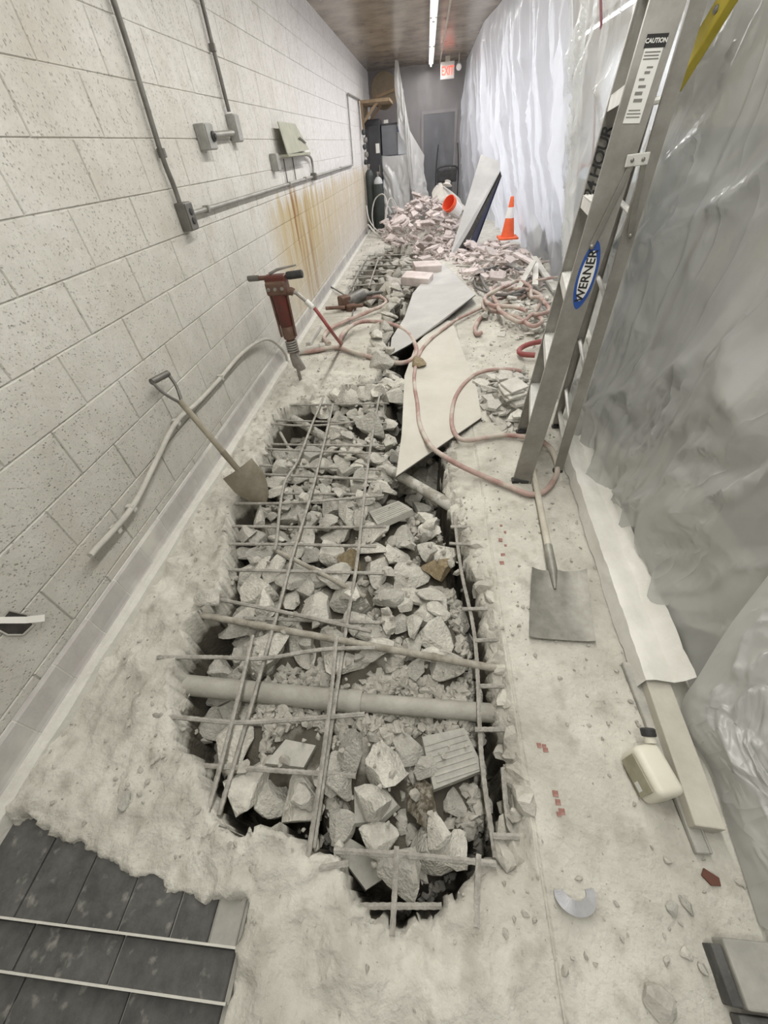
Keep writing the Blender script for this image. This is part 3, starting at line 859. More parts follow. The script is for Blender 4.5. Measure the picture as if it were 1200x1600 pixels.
o = sheet('plastic_sheet', 'plastic_back', [(-0.62, 13.75, 0.01), (0.25, 13.95, 0.01), (1.1, 14.0, 0.01)], [(-0.66, 13.75, 2.86), (0.25, 13.95, 2.86), (1.0, 14.0, 2.86)], 60, 50, amp=0.09, ff=4.0, seed=22, crump=0.02)
tag(o, 'dull clear plastic sheet hung across the end wall and door', 'plastic sheet')
# drape from the ceiling over the side of the ice machine
o = sheet('plastic_sheet', 'plastic_drape', [(-0.70, 12.80, 1.93), (-0.48, 12.62, 1.30), (-0.30, 12.55, 0.02), (-0.05, 12.7, 0.02), (0.14, 12.9, 0.04)], [(-0.70, 12.80, 2.86), (-0.63, 12.78, 2.86), (-0.52, 12.74, 2.30), (-0.40, 12.72, 1.75), (-0.06, 12.75, 1.30)], 40, 50, amp=0.08, ff=5.0, seed=31, crump=0.05)
tag(o, 'white plastic drape falling from the ceiling beside the ice machine', 'plastic sheet')
o = sheet('plastic_sheet', 'plastic_drape', [(-1.10, 12.72, 0.25), (-0.80, 12.66, 0.12), (-0.45, 12.60, 0.05)], [(-1.10, 12.84, 1.36), (-0.80, 12.82, 1.33), (-0.44, 12.80, 1.36)], 36, 44, amp=0.05, ff=5.0, seed=37, crump=0.04)
tag(o, 'thin plastic sheet covering the lower front of the ice machine', 'plastic sheet')

# sill timber with the sheet hem wrapped over its far part
def sill_at(t):
    return Vector((0.950, 2.30, 0)).lerp(Vector((0.822, 0.245, 0)), t)
d_ = (sill_at(1) - sill_at(0)).normalized(); n_ = Vector((d_.y, -d_.x, 0))
if n_.x < 0: n_ = -n_
ang = math.atan2(d_.y, d_.x)
o = MB().box(((sill_at(0) + sill_at(1)) / 2 + Vector((0, 0, 0.036))), ((sill_at(1) - sill_at(0)).length, 0.082, 0.068), (0, 0, ang)).build('sill_timber', 'timber', bevel=0.004)
tag(o, 'pale timber sill plate lying along the foot of the plastic sheet', 'timber')
prof = [(-0.060, 0.004), (-0.054, 0.045), (-0.048, 0.080), (-0.02, 0.092), (0.02, 0.088), (0.045, 0.084), (0.070, 0.105), (0.09, 0.14)]
rows = []
for i in range(61):
    t = 0.02 + 0.78 * i / 60
    c = sill_at(t)
    r = []
    for k, (a, z) in enumerate(prof):
        nn = 0.006 * float(fbm(np.array([t * 26.0 + k * 0.35]), np.array([k * 0.9]), 8, 3)[0])
        if i > 56: z = z * 1.0 + 0.004
        q = c + n_ * (a + nn); q.z = max(0.006, z + nn * 1.2 + 0.004); r.append(tuple(q))
    rows.append(r)
m_ = len(prof)
o = MB().add([p for r in rows for p in r], [(i * m_ + k, i * m_ + k + 1, (i + 1) * m_ + k + 1, (i + 1) * m_ + k) for i in range(60) for k in range(m_ - 1)]).build('sheet_hem', 'plastic_hem', smooth=True)
tag(o, 'white plastic hem wrapped over the sill timber below the ladder', 'plastic sheet')

# loose crumpled plastic at the near right
Lp = [(0.990, 0.771, 0.621), (0.970, 0.749, 0.576), (0.950, 0.705, 0.367), (0.930, 0.646, 0.173), (0.910, 0.601, 0.050), (0.890, 0.509, 0.030), (0.916, 0.411, 0.030), (0.906, 0.301, 0.020), (0.891, 0.197, 0.020), (0.870, 0.058, 0.020)]
Rp = [(p[0] + 0.05, p[1] - 0.26, p[2] + 0.10 + 0.22 * min(1, i / 4)) for i, p in enumerate(Lp)]
def crumple(name, Lp, Rp, seed, amp, label):
    l, _ = path_fn(spline(Lp, 6)); r, _ = path_fn(spline(Rp, 6))
    nu, nv = 70, 120
    u = np.linspace(0, 1, nu + 1)[None, :]; v = np.linspace(0, 1, nv + 1)[:, None]
    A = np.array([l(q)[:] for q in v[:, 0]]); B = np.array([r(q)[:] for q in v[:, 0]])
    P = A[:, None] * (1 - u[..., None]) + B[:, None] * u[..., None]
    h = 0.08 * np.sin(np.pi * np.minimum(1, u * 1.6)) + 0 * v
    w = 0.4 * fbm(v * 4 + u, u * 4 + 0 * v, seed + 2, 2)
    rg = ridged(v * 7 + u * 3 + w, u * 5 - v * 2, seed, 3) ** 2.5
    fb = fbm(v * 13 + 0 * u, u * 3.0 + w, seed + 4, 3)
    env = np.minimum(1, u * 4)
    P[..., 0] += -h * 0.35 - amp * (rg - 0.35) * env
    P[..., 1] += 0.03 * fb * env
    P[..., 2] += h + amp * 0.8 * (fb + rg - 0.35) * env
    P[..., 2] = np.maximum(P[..., 2], 0.008)
    idx = np.arange((nu + 1) * (nv + 1)).reshape(nv + 1, nu + 1)
    q = np.stack([idx[:-1, :-1], idx[:-1, 1:], idx[1:, 1:], idx[1:, :-1]], -1).reshape(-1, 4)
    o = link(bpy.data.objects.new(name, grid_mesh(name, P.reshape(-1, 3), q, 'plastic_loose')))
    return tag(o, label, 'plastic sheet')
crumple('plastic_sheet', Lp, Rp, 5, 0.036, 'crumpled loose plastic sheet heaped at the end of the sill timber')

# ------------------------------------------------------------------ wall fittings
def wallpipe(name, pts, r, m, label, cat, straps=(), per=6, smooth_path=True):
    root = empty(name, pts[0])
    tag(root, label, cat)
    o0 = Vector(pts[0])
    P = [Vector(p) - o0 for p in pts]
    MB().tube(spline(P, per) if smooth_path else P, r, 10).build('pipe', m, root, smooth=True)
    for s in straps:
        c = Vector(s) - o0
        MB().box((c.x - r * 0.2, c.y, c.z), (r * 2.8, 0.026, r * 2.9)).build('strap', m, root, bevel=0.003)
    return root
xw = WX + 0.03
wallpipe('conduit', [(xw, 2.79, 2.88), (xw, 2.79, 2.40), (xw, 2.785, 2.0), (xw, 2.755, 1.68), (xw, 2.75, 1.56), (xw, 2.765, 1.46), (xw, 2.765, 1.37)], 0.0135, 'conduit_dark', 'dark steel conduit dropping down the wall to the black outlet', 'conduit', [(xw, 2.76, 1.60)])
wallpipe('conduit', [(xw, 3.92, 2.88), (xw, 3.92, 2.4), (xw, 3.925, 2.0), (xw, 3.935, 1.80)], 0.0135, 'conduit_dark', 'dark steel conduit dropping down the wall to the grey switch box', 'conduit', [(xw, 3.92, 2.10)])
wallpipe('conduit', [(xw - 0.006, 2.84, 1.325), (xw - 0.006, 4.1, 1.322), (xw - 0.006, 5.4, 1.32), (xw - 0.006, 6.36, 1.318)], 0.014, 'conduit_grey', 'grey conduit running level along the wall from the black outlet', 'conduit', [(xw, 3.1, 1.325), (xw, 5.2, 1.32), (xw, 5.95, 1.32)])
wallpipe('conduit', [(xw, 6.47, 1.318), (xw, 8.6, 1.315), (xw, 9.85, 1.31), (xw, 10.02, 1.33), (xw, 10.06, 1.42), (xw, 10.1, 1.8), (xw, 10.14, 2.14), (xw, 10.2, 2.25), (xw, 10.5, 2.27), (xw, 12.0, 2.28)], 0.014, 'conduit_grey', 'grey conduit turning up the far wall in a tall bend', 'conduit', [(xw, 8.58, 1.315)])
wallpipe('conduit', [(xw + 0.01, 4.90, 1.53), (xw + 0.01, 5.5, 1.535), (xw + 0.01, 6.1, 1.53), (xw + 0.01, 6.35, 1.50), (xw + 0.005, 6.42, 1.43), (xw, 6.41, 1.35)], 0.014, 'conduit_grey', 'grey conduit with a drooping elbow under the sage panel', 'conduit')
wallpipe('conduit', [(xw + 0.01, 3.47, 1.675), (xw + 0.01, 3.88, 1.69)], 0.017, 'conduit_grey', 'short grey conduit nipple between the two upper boxes', 'conduit')
wallpipe('conduit', [(xw - 0.015, 5.21, 1.52), (xw - 0.015, 5.20, 1.335)], 0.006, 'conduit_dark', 'thin dark riser under the sage panel, nearer of two', 'conduit')
wallpipe('conduit', [(xw - 0.015, 5.57, 1.52), (xw - 0.015, 5.56, 1.335)], 0.006, 'conduit_dark', 'thin dark riser under the sage panel, farther of two', 'conduit')
wallpipe('conduit', [(-1.415, 0.954, 0.371), (-1.425, 1.268, 0.350), (-1.430, 1.542, 0.403), (-1.425, 1.856, 0.478), (-1.430, 2.147, 0.453), (-1.430, 2.511, 0.446), (-1.425, 2.849, 0.453), (-1.420, 3.203, 0.423), (-1.410, 3.474, 0.362), (-1.400, 3.647, 0.253), (-1.40, 3.80, 0.10), (-1.40, 3.81, 0.0)],
         0.0135, 'conduit_dusty', 'dusty bent conduit hanging loose low on the block wall', 'conduit', [(-1.430, 1.140, 0.338), (-1.430, 1.277, 0.345), (-1.430, 1.868, 0.471), (-1.430, 2.511, 0.446)])

def outlet(name, c, s, m, label, cat, slots=True, knob=False):
    r = empty(name, c); tag(r, label, cat)
    MB().box((0, 0, 0), s).build('body', m, r, bevel=0.006)
    MB().box((s[0] / 2 + 0.003, 0, 0), (0.006, s[1] * 0.92, s[2] * 0.92)).build('cover_plate', m, r, bevel=0.002)
    if slots:
        for dz in (-0.022, 0.022):
            MB().lathe([(0.017, 0), (0.017, 0.006), (0.014, 0.008)], (s[0] / 2 + 0.005, 0, dz), (1, 0, 0), 14).build('socket', 'black_plastic', r)
    if knob:
        MB().lathe([(0.026, 0), (0.026, 0.012), (0.014, 0.016), (0.014, 0.024)], (s[0] / 2 + 0.005, s[1] * 0.12, 0), (1, 0, 0), 14).build('socket', 'black_plastic', r, smooth=True)
    return r
outlet('outlet_box', (WX + 0.032, 2.79, 1.32), (0.06, 0.095, 0.135), 'conduit_dark', 'blackened outlet box on the wall at the foot of the long conduit', 'outlet')
outlet('outlet_box', (WX + 0.037, 3.38, 1.665), (0.07, 0.125, 0.125), 'box_grey', 'square grey outlet box with a round socket on the upper wall', 'outlet', False, True)
outlet('switch_box', (WX + 0.032, 3.96, 1.715), (0.06, 0.10, 0.15), 'box_grey', 'plain grey switch box at the foot of the second conduit', 'switch box', False)
outlet('junction_box', (WX + 0.032, 4.83, 1.50), (0.06, 0.095, 0.125), 'box_grey', 'small grey junction box left of the sage panel', 'junction box', False)
outlet('conduit_fitting', (WX + 0.032, 6.41, 1.32), (0.055, 0.08, 0.07), 'conduit_dark', 'small dark fitting where two conduits join on the wall', 'junction box', False)
# tilted sage cover panel on brackets
r = empty('sheet_metal_hood', (WX + 0.06, 5.02, 1.55)); tag(r, 'sage green metal panel tilted off the wall with a torn slot', 'panel')
pl = [(0, 0.0), (0.98, 0.02), (0.84, 0.125), (0.70, 0.225), (0.04, 0.225)]
mbp = MB(); n = len(pl)
V = [(0.05 - 0.22 * z, y, z) for y, z in pl] + [(0.058 - 0.22 * z, y, z) for y, z in pl]
mbp.add(V, [tuple(range(n)), tuple(range(2 * n - 1, n - 1, -1))] + [(i, (i + 1) % n, n + (i + 1) % n, n + i) for i in range(n)]).build('cover', 'panel_sage', r, bevel=0.002)
MB().box((0.02, 0.49, -0.012), (0.09, 0.98, 0.02)).build('lower_flange', 'panel_sage', r, bevel=0.003)
MB().add([(0.040, 0.60, 0.115), (0.028, 0.66, 0.128), (0.030, 0.78, 0.105), (0.038, 0.92, 0.075), (0.040, 0.84, 0.075), (0.036, 0.72, 0.10)],
         [(0, 1, 2, 5), (5, 2, 3, 4)]).build('torn_slot', 'dark_hole', r).location = (0.014, 0, 0.0)
MB().box((-0.02, 1.02, 0.015), (0.05, 0.35, 0.03)).build('bracket', 'white_paint', r, bevel=0.003)
# broken recess with a tape strip over it
r = empty('wall_recess', (WX, 0.62, 0.395)); tag(r, 'dark broken recess in the lower block wall under a white strip', 'wall recess')
hx = [(-0.050, 0.052), (-0.045, 0.0), (-0.020, -0.045), (0.022, -0.052), (0.035, -0.01), (0.012, 0.055)]
n = len(hx)
mbp = MB().add([(0.004, y, z) for y, z in hx] + [(0.006, y * 1.12, z * 1.12) for y, z in hx], [(i, (i + 1) % n, n + (i + 1) % n, n + i) for i in range(n)])
mbp.build('rim', 'mortar', r)
MB().add([(0.004, y, z) for y, z in hx] + [(0.0035, y * 0.55 + 0.004, z * 0.5) for y, z in hx], [(i, (i + 1) % n, n + (i + 1) % n, n + i) for i in range(n)] + [tuple(range(n, 2 * n))]).build('cavity', 'dark_hole', r)
a, b, c, d = Vector((-1.440, 0.589, 0.485)), Vector((-1.425, 0.679, 0.355)), Vector((-1.425, 0.661, 0.336)), Vector((-1.440, 0.574, 0.469))
mid1 = (a + b) / 2 + Vector((0.012, 0, -0.006)); mid2 = (c + d) / 2 + Vector((0.012, 0, -0.006))
o = MB().add([a, mid1, b, c, mid2, d] + [p - Vector((0.002, 0, 0)) for p in (a, mid1, b, c, mid2, d)],
             [(0, 1, 4, 5), (1, 2, 3, 4), (6, 11, 10, 7), (7, 10, 9, 8), (0, 5, 11, 6), (2, 8, 9, 3), (0, 6, 7, 1), (1, 7, 8, 2), (5, 4, 10, 11), (4, 3, 9, 10)]).build('tape_strip', 'paper_white')
tag(o, 'white strip of tape bridging the dark recess in the lower wall', 'tape')
# capped pipe stubs low on the wall behind the jackhammer
for z, yy, r_, lb in ((0.62, 3.97, 0.030, 'upper'), (0.32, 3.98, 0.026, 'lower')):
    o = MB().lathe([(r_ * 0.8, 0), (r_ * 0.8, 0.05), (r_, 0.05), (r_, 0.10), (r_ * 0.7, 0.115)], (WX, yy, z), (1, -0.1, 0), 14).build('pipe_stub', 'conduit_dusty', smooth=True)
    tag(o, 'dusty capped pipe stub on the wall behind the red jackhammer, ' + lb + ' one', 'pipe')

# ------------------------------------------------------------------ step ladder
lad = empty('step_ladder', (0.6, 1.9, 0.0))
tag(lad, 'aluminium step ladder standing closed against the plastic sheet', 'ladder')
LO = Vector((0.6, 1.9, 0.0))
N0, N1 = Vector((0.585, 1.885, 0.0)) - LO, Vector((0.742, 1.93, 2.40)) - LO
F0, F1 = Vector((0.700, 2.46, 0.0)) - LO, Vector((0.842, 2.36, 2.40)) - LO
def rail(p0, p1, wdir, width, depth, m, name, t=0.004):
    e1 = (p1 - p0).normalized()
    e2 = (wdir - e1 * wdir.dot(e1)).normalized()      # inwards
    e3 = e1.cross(e2)
    if e3.x < 0: e3 = -e3
    sec = [(-width / 2, 0), (width / 2, 0), (width / 2, depth), (width / 2 - t, depth), (width / 2 - t, t), (-width / 2 + t, t), (-width / 2 + t, depth), (-width / 2, depth)]
    n = len(sec)
    V = [p0 + e3 * a + e2 * b for a, b in sec] + [p1 + e3 * a + e2 * b for a, b in sec]
    F = [(i, (i + 1) % n, n + (i + 1) % n, n + i) for i in range(n)]
    F += [(0, 1, 4, 5), (1, 2, 3, 4), (0, 5, 6, 7)] + [(n + 0, n + 5, n + 4, n + 1), (n + 1, n + 4, n + 3, n + 2), (n + 0, n + 7, n + 6, n + 5)]
    o = MB().add(V, F).build(name, m, lad)
    return o, e1, e2, e3
wd = (F0 - N0).normalized()
nr, e1, e2, e3 = rail(N0, N1, wd, 0.100, 0.030, 'aluminium', 'front_rail')
frr, fe1, fe2, fe3 = rail(F0, F1, -wd, 0.100, 0.030, 'aluminium', 'front_rail')
R0, R1 = Vector((0.822, 1.985, 0.0)) - LO, Vector((0.800, 1.95, 2.40)) - LO
S0, S1 = Vector((0.930, 2.52, 0.0)) - LO, Vector((0.905, 2.38, 2.40)) - LO
rail(R0, R1, wd, 0.048, 0.024, 'aluminium', 'rear_rail')
rail(S0, S1, -wd, 0.048, 0.024, 'aluminium', 'rear_rail')
for k in range(7):
    z = 0.065 + 0.3145 * (k + 1)
    a = N0.lerp(N1, z / 2.4); b = F0.lerp(F1, z / 2.4)
    a = a + e2 * 0.005; b = b - e2 * 0.005
    dx = Vector((1, 0, 0)) - e2 * e2.x; dx.normalize()
    c = (a + b) / 2; ln = (b - a).length
    Rm = Matrix((dx, e2, Vector((0, 0, 1)))).transposed()
    st = MB().box(c + dx * 0.0, (0.088, ln, 0.004), Rm)
    st.box(c - dx * 0.042 - Vector((0, 0, 0.022)), (0.004, ln, 0.044), Rm)
    st.box(c + dx * 0.042 - Vector((0, 0, 0.016)), (0.004, ln, 0.032), Rm)
    so = st.build('step', 'alu_bright', lad)
    rb = MB()
    for q in range(6):
        rb.box(c + dx * (-0.034 + q * 0.0135) + Vector((0, 0, 0.003)), (0.003, ln, 0.003), Rm)
    rb.build('tread_rib', 'alu_bright', so)
for z in (0.30, 0.62, 0.96, 1.28, 1.60, 1.95):
    a = R0.lerp(R1, z / 2.4) + e2 * 0.004; b = S0.lerp(S1, z / 2.4) - e2 * 0.004
    MB().tube([a, b], 0.011, 8).build('rear_brace', 'alu_bright', lad, smooth=True)
# boots
for p in (N0, F0):
    MB().box(p + Vector((0.0, 0.012 if p is N0 else -0.012, 0.010)), (0.112, 0.040, 0.024)).build('foot', 'black_plastic', lad, bevel=0.004)
for p in (R0, S0):
    MB().box(p + Vector((0.0, 0.010 if p is R0 else -0.010, 0.010)), (0.056, 0.032, 0.022)).build('foot', 'black_plastic', lad, bevel=0.004)
# top cap
MB().box((N1 + F1) / 2 + Vector((0.03, 0, 0.03)), (0.18, 0.50, 0.05)).build('top_cap', 'aluminium', lad, bevel=0.008)
# spreader
def at_rail(z, off=0.0, out=0.004):
    return N0.lerp(N1, z / 2.4) + e3 * off - e2 * out
pb = at_rail(1.455, 0.055, 0.010)
MB().box(pb, (0.075, 0.006, 0.034), Matrix((Vector((1, 0, 0.04)).normalized(), Vector((0, 1, 0)), Vector((-0.04, 0, 1)).normalized())).transposed()).build('spreader_plate', 'alu_bright', lad, bevel=0.003)
for dx_ in (-0.018, 0.018):
    MB().lathe([(0.006, 0), (0.006, 0.003), (0.003, 0.006)], pb + Vector((dx_, -0.003, 0)), (0, -1, 0), 10).build('rivet', 'alu_dark', lad)
def bar(a, b, w, t, name, m):
    e = (b - a).normalized(); s = Vector((0, 1, 0)); x_ = e.cross(s).normalized()
    MB().box((a + b) / 2, (w, t, (b - a).length), Matrix((x_, s, e)).transposed()).build(name, m, lad, bevel=0.002)
pa = at_rail(1.20, -0.008, 0.009)
bar(pb + Vector((-0.012, 0.006, -0.01)), pa, 0.020, 0.007, 'spreader_arm', 'aluminium')
pr = R0.lerp(R1, 1.22 / 2.4) + Vector((0.0, -0.012, 0))
bar(pb + Vector((0.026, 0.004, -0.01)), pr, 0.020, 0.007, 'spreader_arm', 'aluminium')
for q in (pa, pr):
    MB().lathe([(0.009, 0), (0.009, 0.004), (0.004, 0.008)], q + Vector((0, -0.004, 0)), (0, -1, 0), 10).build('rivet', 'alu_dark', lad)
# oval maker's sticker
zc = 1.095
cs = at_rail(zc, 0.008, 0.0012)
def plate_mat(c, ax, ay):
    az = ax.cross(ay)
    M = Matrix((ax, ay, az)).transposed().to_4x4(); M.translation = c; return M
def oval(c, ax, ay, L_, W_, name, m, parent, out):
    az = ax.cross(ay); N_ = 36
    pts = []
    for k in range(N_):
        t = 2 * math.pi * k / N_
        cx, sx = math.cos(t), math.sin(t)
        pts.append(c + ax * (L_ * (abs(cx) ** 0.9) * (1 if cx >= 0 else -1)) + ay * (W_ * abs(sx) ** 1.25 * (1 if sx >= 0 else -1)) + az * out)
    back = [p - az * 0.0012 for p in pts]
    return MB().add(pts + back, [tuple(range(N_))] + [(k, N_ + k, N_ + (k + 1) % N_, (k + 1) % N_) for k in range(N_)]).build(name, m, parent)
ax, ay = e1, -e3
stk = oval(cs, ax, ay, 0.125, 0.036, 'maker_sticker', 'sticker_blue', lad, 0.0)
stk['label'] = 'blue oval sticker reading WERNER'
oval(cs, ax, ay, 0.092, 0.026, 'sticker_field', 'sticker_white', stk, 0.0008)
text_mesh('sticker_lettering', 'WERNER', 0.047, 'ink_black', stk, plate_mat(cs + ax.cross(ay) * 0.0018, ax, ay), extrude=0.0005, offset=0.0008)
# caution label
cl = at_rail(1.640, 0.0, 0.0015)
lb_ = MB().add([cl + e3 * a + e1 * b - e2 * o_ for o_ in (0, 0.0012) for a, b in ((-0.026, -0.095), (0.026, -0.095), (0.026, 0.085), (-0.026, 0.085))], [(0, 1, 2, 3), (4, 7, 6, 5), (0, 4, 5, 1), (1, 5, 6, 2), (2, 6, 7, 3), (3, 7, 4, 0)]).build('warning_label', 'sticker_white', lad)
lb_['label'] = 'worn white CAUTION label'
MB().add([cl + e3 * a + e1 * b - e2 * o_ for o_ in (0.001, 0.002) for a, b in ((-0.030, 0.070), (0.030, 0.070), (0.030, 0.098), (-0.030, 0.098))], [(0, 1, 2, 3), (4, 7, 6, 5), (0, 4, 5, 1), (1, 5, 6, 2), (2, 6, 7, 3), (3, 7, 4, 0)]).build('label_header', 'ink_black', lb_)
text_mesh('label_lettering', 'CAUTION', 0.0135, 'sticker_white', lb_, plate_mat(cl + e1 * 0.084 - e2 * 0.0026, e3, e1), extrude=0.0003, offset=0.0004)
for k, (a0, a1, b, h) in enumerate([(-0.022, 0.022, 0.060, 0.003), (-0.022, 0.020, 0.053, 0.003), (-0.022, 0.022, 0.046, 0.003), (-0.004, 0.014, 0.028, 0.004), (-0.006, 0.010, 0.016, 0.006), (-0.016, 0.0, 0.002, 0.005),
                                    (-0.012, 0.010, -0.014, 0.006), (-0.016, 0.006, -0.030, 0.008), (-0.014, 0.012, -0.046, 0.008), (-0.020, 0.016, -0.066, 0.003), (-0.022, 0.020, -0.074, 0.003), (-0.022, 0.020, -0.082, 0.003)]):
    MB().add([cl + e3 * a + e1 * (b + bb * h) - e2 * o_ for o_ in (0.001, 0.0018) for a, bb in ((a0, 0), (a1, 0), (a1, 1), (a0, 1))], [(0, 1, 2, 3), (4, 7, 6, 5), (0, 4, 5, 1), (1, 5, 6, 2), (2, 6, 7, 3), (3, 7, 4, 0)]).build('print_line', 'alu_dark', lb_)
# hand lettering on the inside of the far rail
fc = F0.lerp(F1, 1.42 / 2.4) - e2 * 0.0075 + fe3 * -0.022
text_mesh('hand_lettering', '24 HOUR', 0.062, 'ink_black', lad, plate_mat(fc + Vector((0, 0.0, 0)) + fe2 * 0.014, fe1, -fe3), extrude=0.0005, shear=0.25, offset=0.0012, spacing=0.9)

o = MB().box((0, 0, 0), (0.032, 0.060, 0.95)).build('yellow_bar', 'yellow_paint', bevel=0.004)
pA, pB = Vector((0.900, 1.970, 1.815)), Vector((0.885, 2.075, 1.689))
dd = (pA - pB).normalized()
o.location = pB + dd * 0.40
o.rotation_euler = dd.to_track_quat('Z', 'Y').to_euler()
MB().lathe([(0.010, 0), (0.010, 0.004), (0.005, 0.008)], (-0.016, 0, -0.28), (-1, 0, 0), 10).build('bolt', 'alu_dark', o)
tag(o, 'yellow metal bar caught between the ladder top and the sheet', 'bar')

# ------------------------------------------------------------------ jackhammers
JT = Vector((-1.165, 3.40, -0.06))
jk = empty('jackhammer', JT, (0, -0.02, 0))
tag(jk, 'red pneumatic jackhammer standing upright on its chisel by the wall', 'jackhammer')
JZ = 0.06
MB().lathe([(0.004, -0.02), (0.016, 0.05), (0.016, 0.20), (0.020, 0.20), (0.020, 0.23)], (0, 0, 0), n=8).build('chisel', 'jack_steel', jk)
MB().lathe([(0.030, 0.19), (0.040, 0.21), (0.044, 0.30), (0.038, 0.33)], (0, 0, 0), n=16).build('chuck', 'jack_steel', jk, smooth=True)
MB().box((0.034, -0.030, 0.245), (0.060, 0.034, 0.15), (0, -0.35, 0)).build('retainer_latch', 'jack_steel', jk, bevel=0.010)
MB().lathe([(0.012, 0), (0.012, 0.07)], (0.055, -0.06, 0.20), (0, 1, 0), 12).build('latch_pin', 'jack_steel', jk, smooth=True)
sp = []
for i in range(61):
    a = i / 60 * 2 * math.pi * 5
    sp.append((0.046 * math.cos(a), 0.046 * math.sin(a), 0.33 + 0.10 * i / 60))
MB().tube(sp, 0.0085, 6).build('spring', 'jack_steel', jk, smooth=True)
MB().lathe([(0.036, 0.32), (0.036, 0.44), (0.052, 0.45), (0.056, 0.49), (0.056, 0.545), (0.050, 0.555)], (0, 0, 0), n=18).build('lower_housing', 'jack_rust', jk, smooth=True)
MB().lathe([(0.052, 0.55), (0.060, 0.57), (0.062, 0.70), (0.066, 0.80)], (0, 0, 0), n=20).build('cylinder', 'jack_red', jk, smooth=True)
for s in (-1, 1):
    MB().tube([(s * 0.064, -0.02, 0.47), (s * 0.070, -0.02, 0.80)], 0.010, 8).build('side_rod', 'jack_rust', jk, smooth=True)
MB().box((0, 0, 0.845), (0.165, 0.135, 0.10)).build('head', 'jack_rust', jk, bevel=0.018, seg=3)
for dx in (-0.055, 0.0, 0.055):
    MB().lathe([(0.014, 0), (0.014, 0.012), (0.009, 0.014)], (dx, -0.066, 0.845), (0, -1, 0), 6).build('bolt', 'jack_steel', jk)
MB().box((0, 0, 0.905), (0.17, 0.085, 0.055)).build('handle_bridge', 'jack_red', jk, bevel=0.015, seg=3)
MB().lathe([(0.017, 0), (0.017, 0.14)], (-0.07, 0, 0.915), (-1, 0, 0.02), 14).build('handle', 'jack_rust', jk, smooth=True)
MB().lathe([(0.021, 0), (0.021, 0.085), (0.018, 0.09)], (-0.135, 0, 0.917), (-1, 0, 0.02), 14).build('grip', 'conduit_dark', jk, smooth=True)
MB().lathe([(0.026, 0), (0.029, 0.02), (0.029, 0.125), (0.024, 0.13)], (0.095, 0, 0.917), (1, 0, 0.04), 14).build('grip', 'black_plastic', jk, smooth=True)
MB().tube([(-0.04, -0.01, 0.94), (0.03, -0.01, 0.965), (0.10, -0.01, 0.975), (0.19, -0.01, 0.985)], [0.010, 0.010, 0.008, 0.005], 6).build('trigger_lever', 'jack_steel', jk, smooth=True)
MB().tube([(0.06, -0.02, 0.815), (0.115, -0.03, 0.815), (0.130, -0.03, 0.805)], 0.030, 10).build('air_inlet', 'jack_rust', jk, smooth=True)
cup0 = Vector((0.125, -0.03, 0.808))
Yh = JT.y - 0.03
c1, c2, c3, c4 = (Vector((-1.015, 3.370, 0.741)) - JT, Vector((-0.949, 3.370, 0.677)) - JT, Vector((-0.906, 3.370, 0.627)) - JT, Vector((-0.898, 3.370, 0.613)) - JT)
MB().tube([cup0, c1, c2], 0.016, 8).build('swivel', 'jack_steel', jk, smooth=True)
MB().tube([c2, c3], 0.023, 10).build('coupling', 'alu_bright', jk, smooth=True)

j2 = empty('jackhammer', (-0.95, 5.55, 0.0), (0, 0, 0.25))
tag(j2, 'dark rusty breaker lying on the slab behind the hose loops', 'jackhammer')
MB().lathe([(0.05, -0.20), (0.075, -0.18), (0.075, 0.10), (0.06, 0.12)], (0.06, 0.1, 0.10), (0.85, 0.45, 0.10), 18).build('body', 'conduit_dark', j2, smooth=True)
MB().box((-0.12, 0.0, 0.09), (0.14, 0.13, 0.15), (0, 0, 0.5)).build('head', 'jack_rust', j2, bevel=0.02, seg=3)
MB().tube([(-0.13, -0.12, 0.06), (-0.38, -0.10, 0.07)], 0.022, 10).build('handle', 'jack_rust', j2, smooth=True)
MB().tube([(-0.10, -0.10, 0.06), (0.10, -0.14, 0.06)], 0.022, 10).build('handle', 'jack_rust', j2, smooth=True)
MB().lathe([(0.07, 0), (0.075, 0.02), (0.075, 0.06), (0.05, 0.075)], (-0.05, -0.05, 0.0), (0.1, -0.1, 1), 14).build('valve_cap', 'jack_rust', j2, smooth=True)
MB().lathe([(0.03, 0), (0.03, 0.12), (0.018, 0.13), (0.018, 0.3)], (0.17, 0.16, 0.11), (0.85, 0.45, -0.1), 12).build('chuck', 'conduit_dark', j2, smooth=True)

# ------------------------------------------------------------------ hoses
def hose(name, pts, r, m, label, per=7, cat='hose'):
    o = MB().tube(spline(pts, per), r, 9).build(name, m, smooth=True)
    return tag(o, label, cat)
hose('air_hose', [(-0.906, 3.370, 0.627), (-0.854, 3.360, 0.550), (-0.805, 3.420, 0.421), (-0.887, 4.112, 0.060)], 0.015, 'hose_red', 'short red whip hose running down from the standing jackhammer')
hose('air_hose', [(-0.896, 4.158, 0.050), (-0.894, 4.148, 0.100), (-0.879, 4.325, 0.110), (-0.787, 4.630, 0.100), (-0.630, 4.737, 0.080), (-0.381, 4.658, 0.060), (-0.196, 4.399, 0.050), (-0.097, 3.971, 0.050), (-0.117, 3.717, 0.050), (-0.228, 3.607, 0.050), (-0.449, 3.750, 0.030), (-0.696, 3.932, 0.030), (-0.960, 4.111, 0.030), (-1.200, 4.031, 0.030), (-1.489, 3.990, 0.030)],
     0.022, 'hose_pink', 'dusty pink hose looped on the slab beside the standing jackhammer')
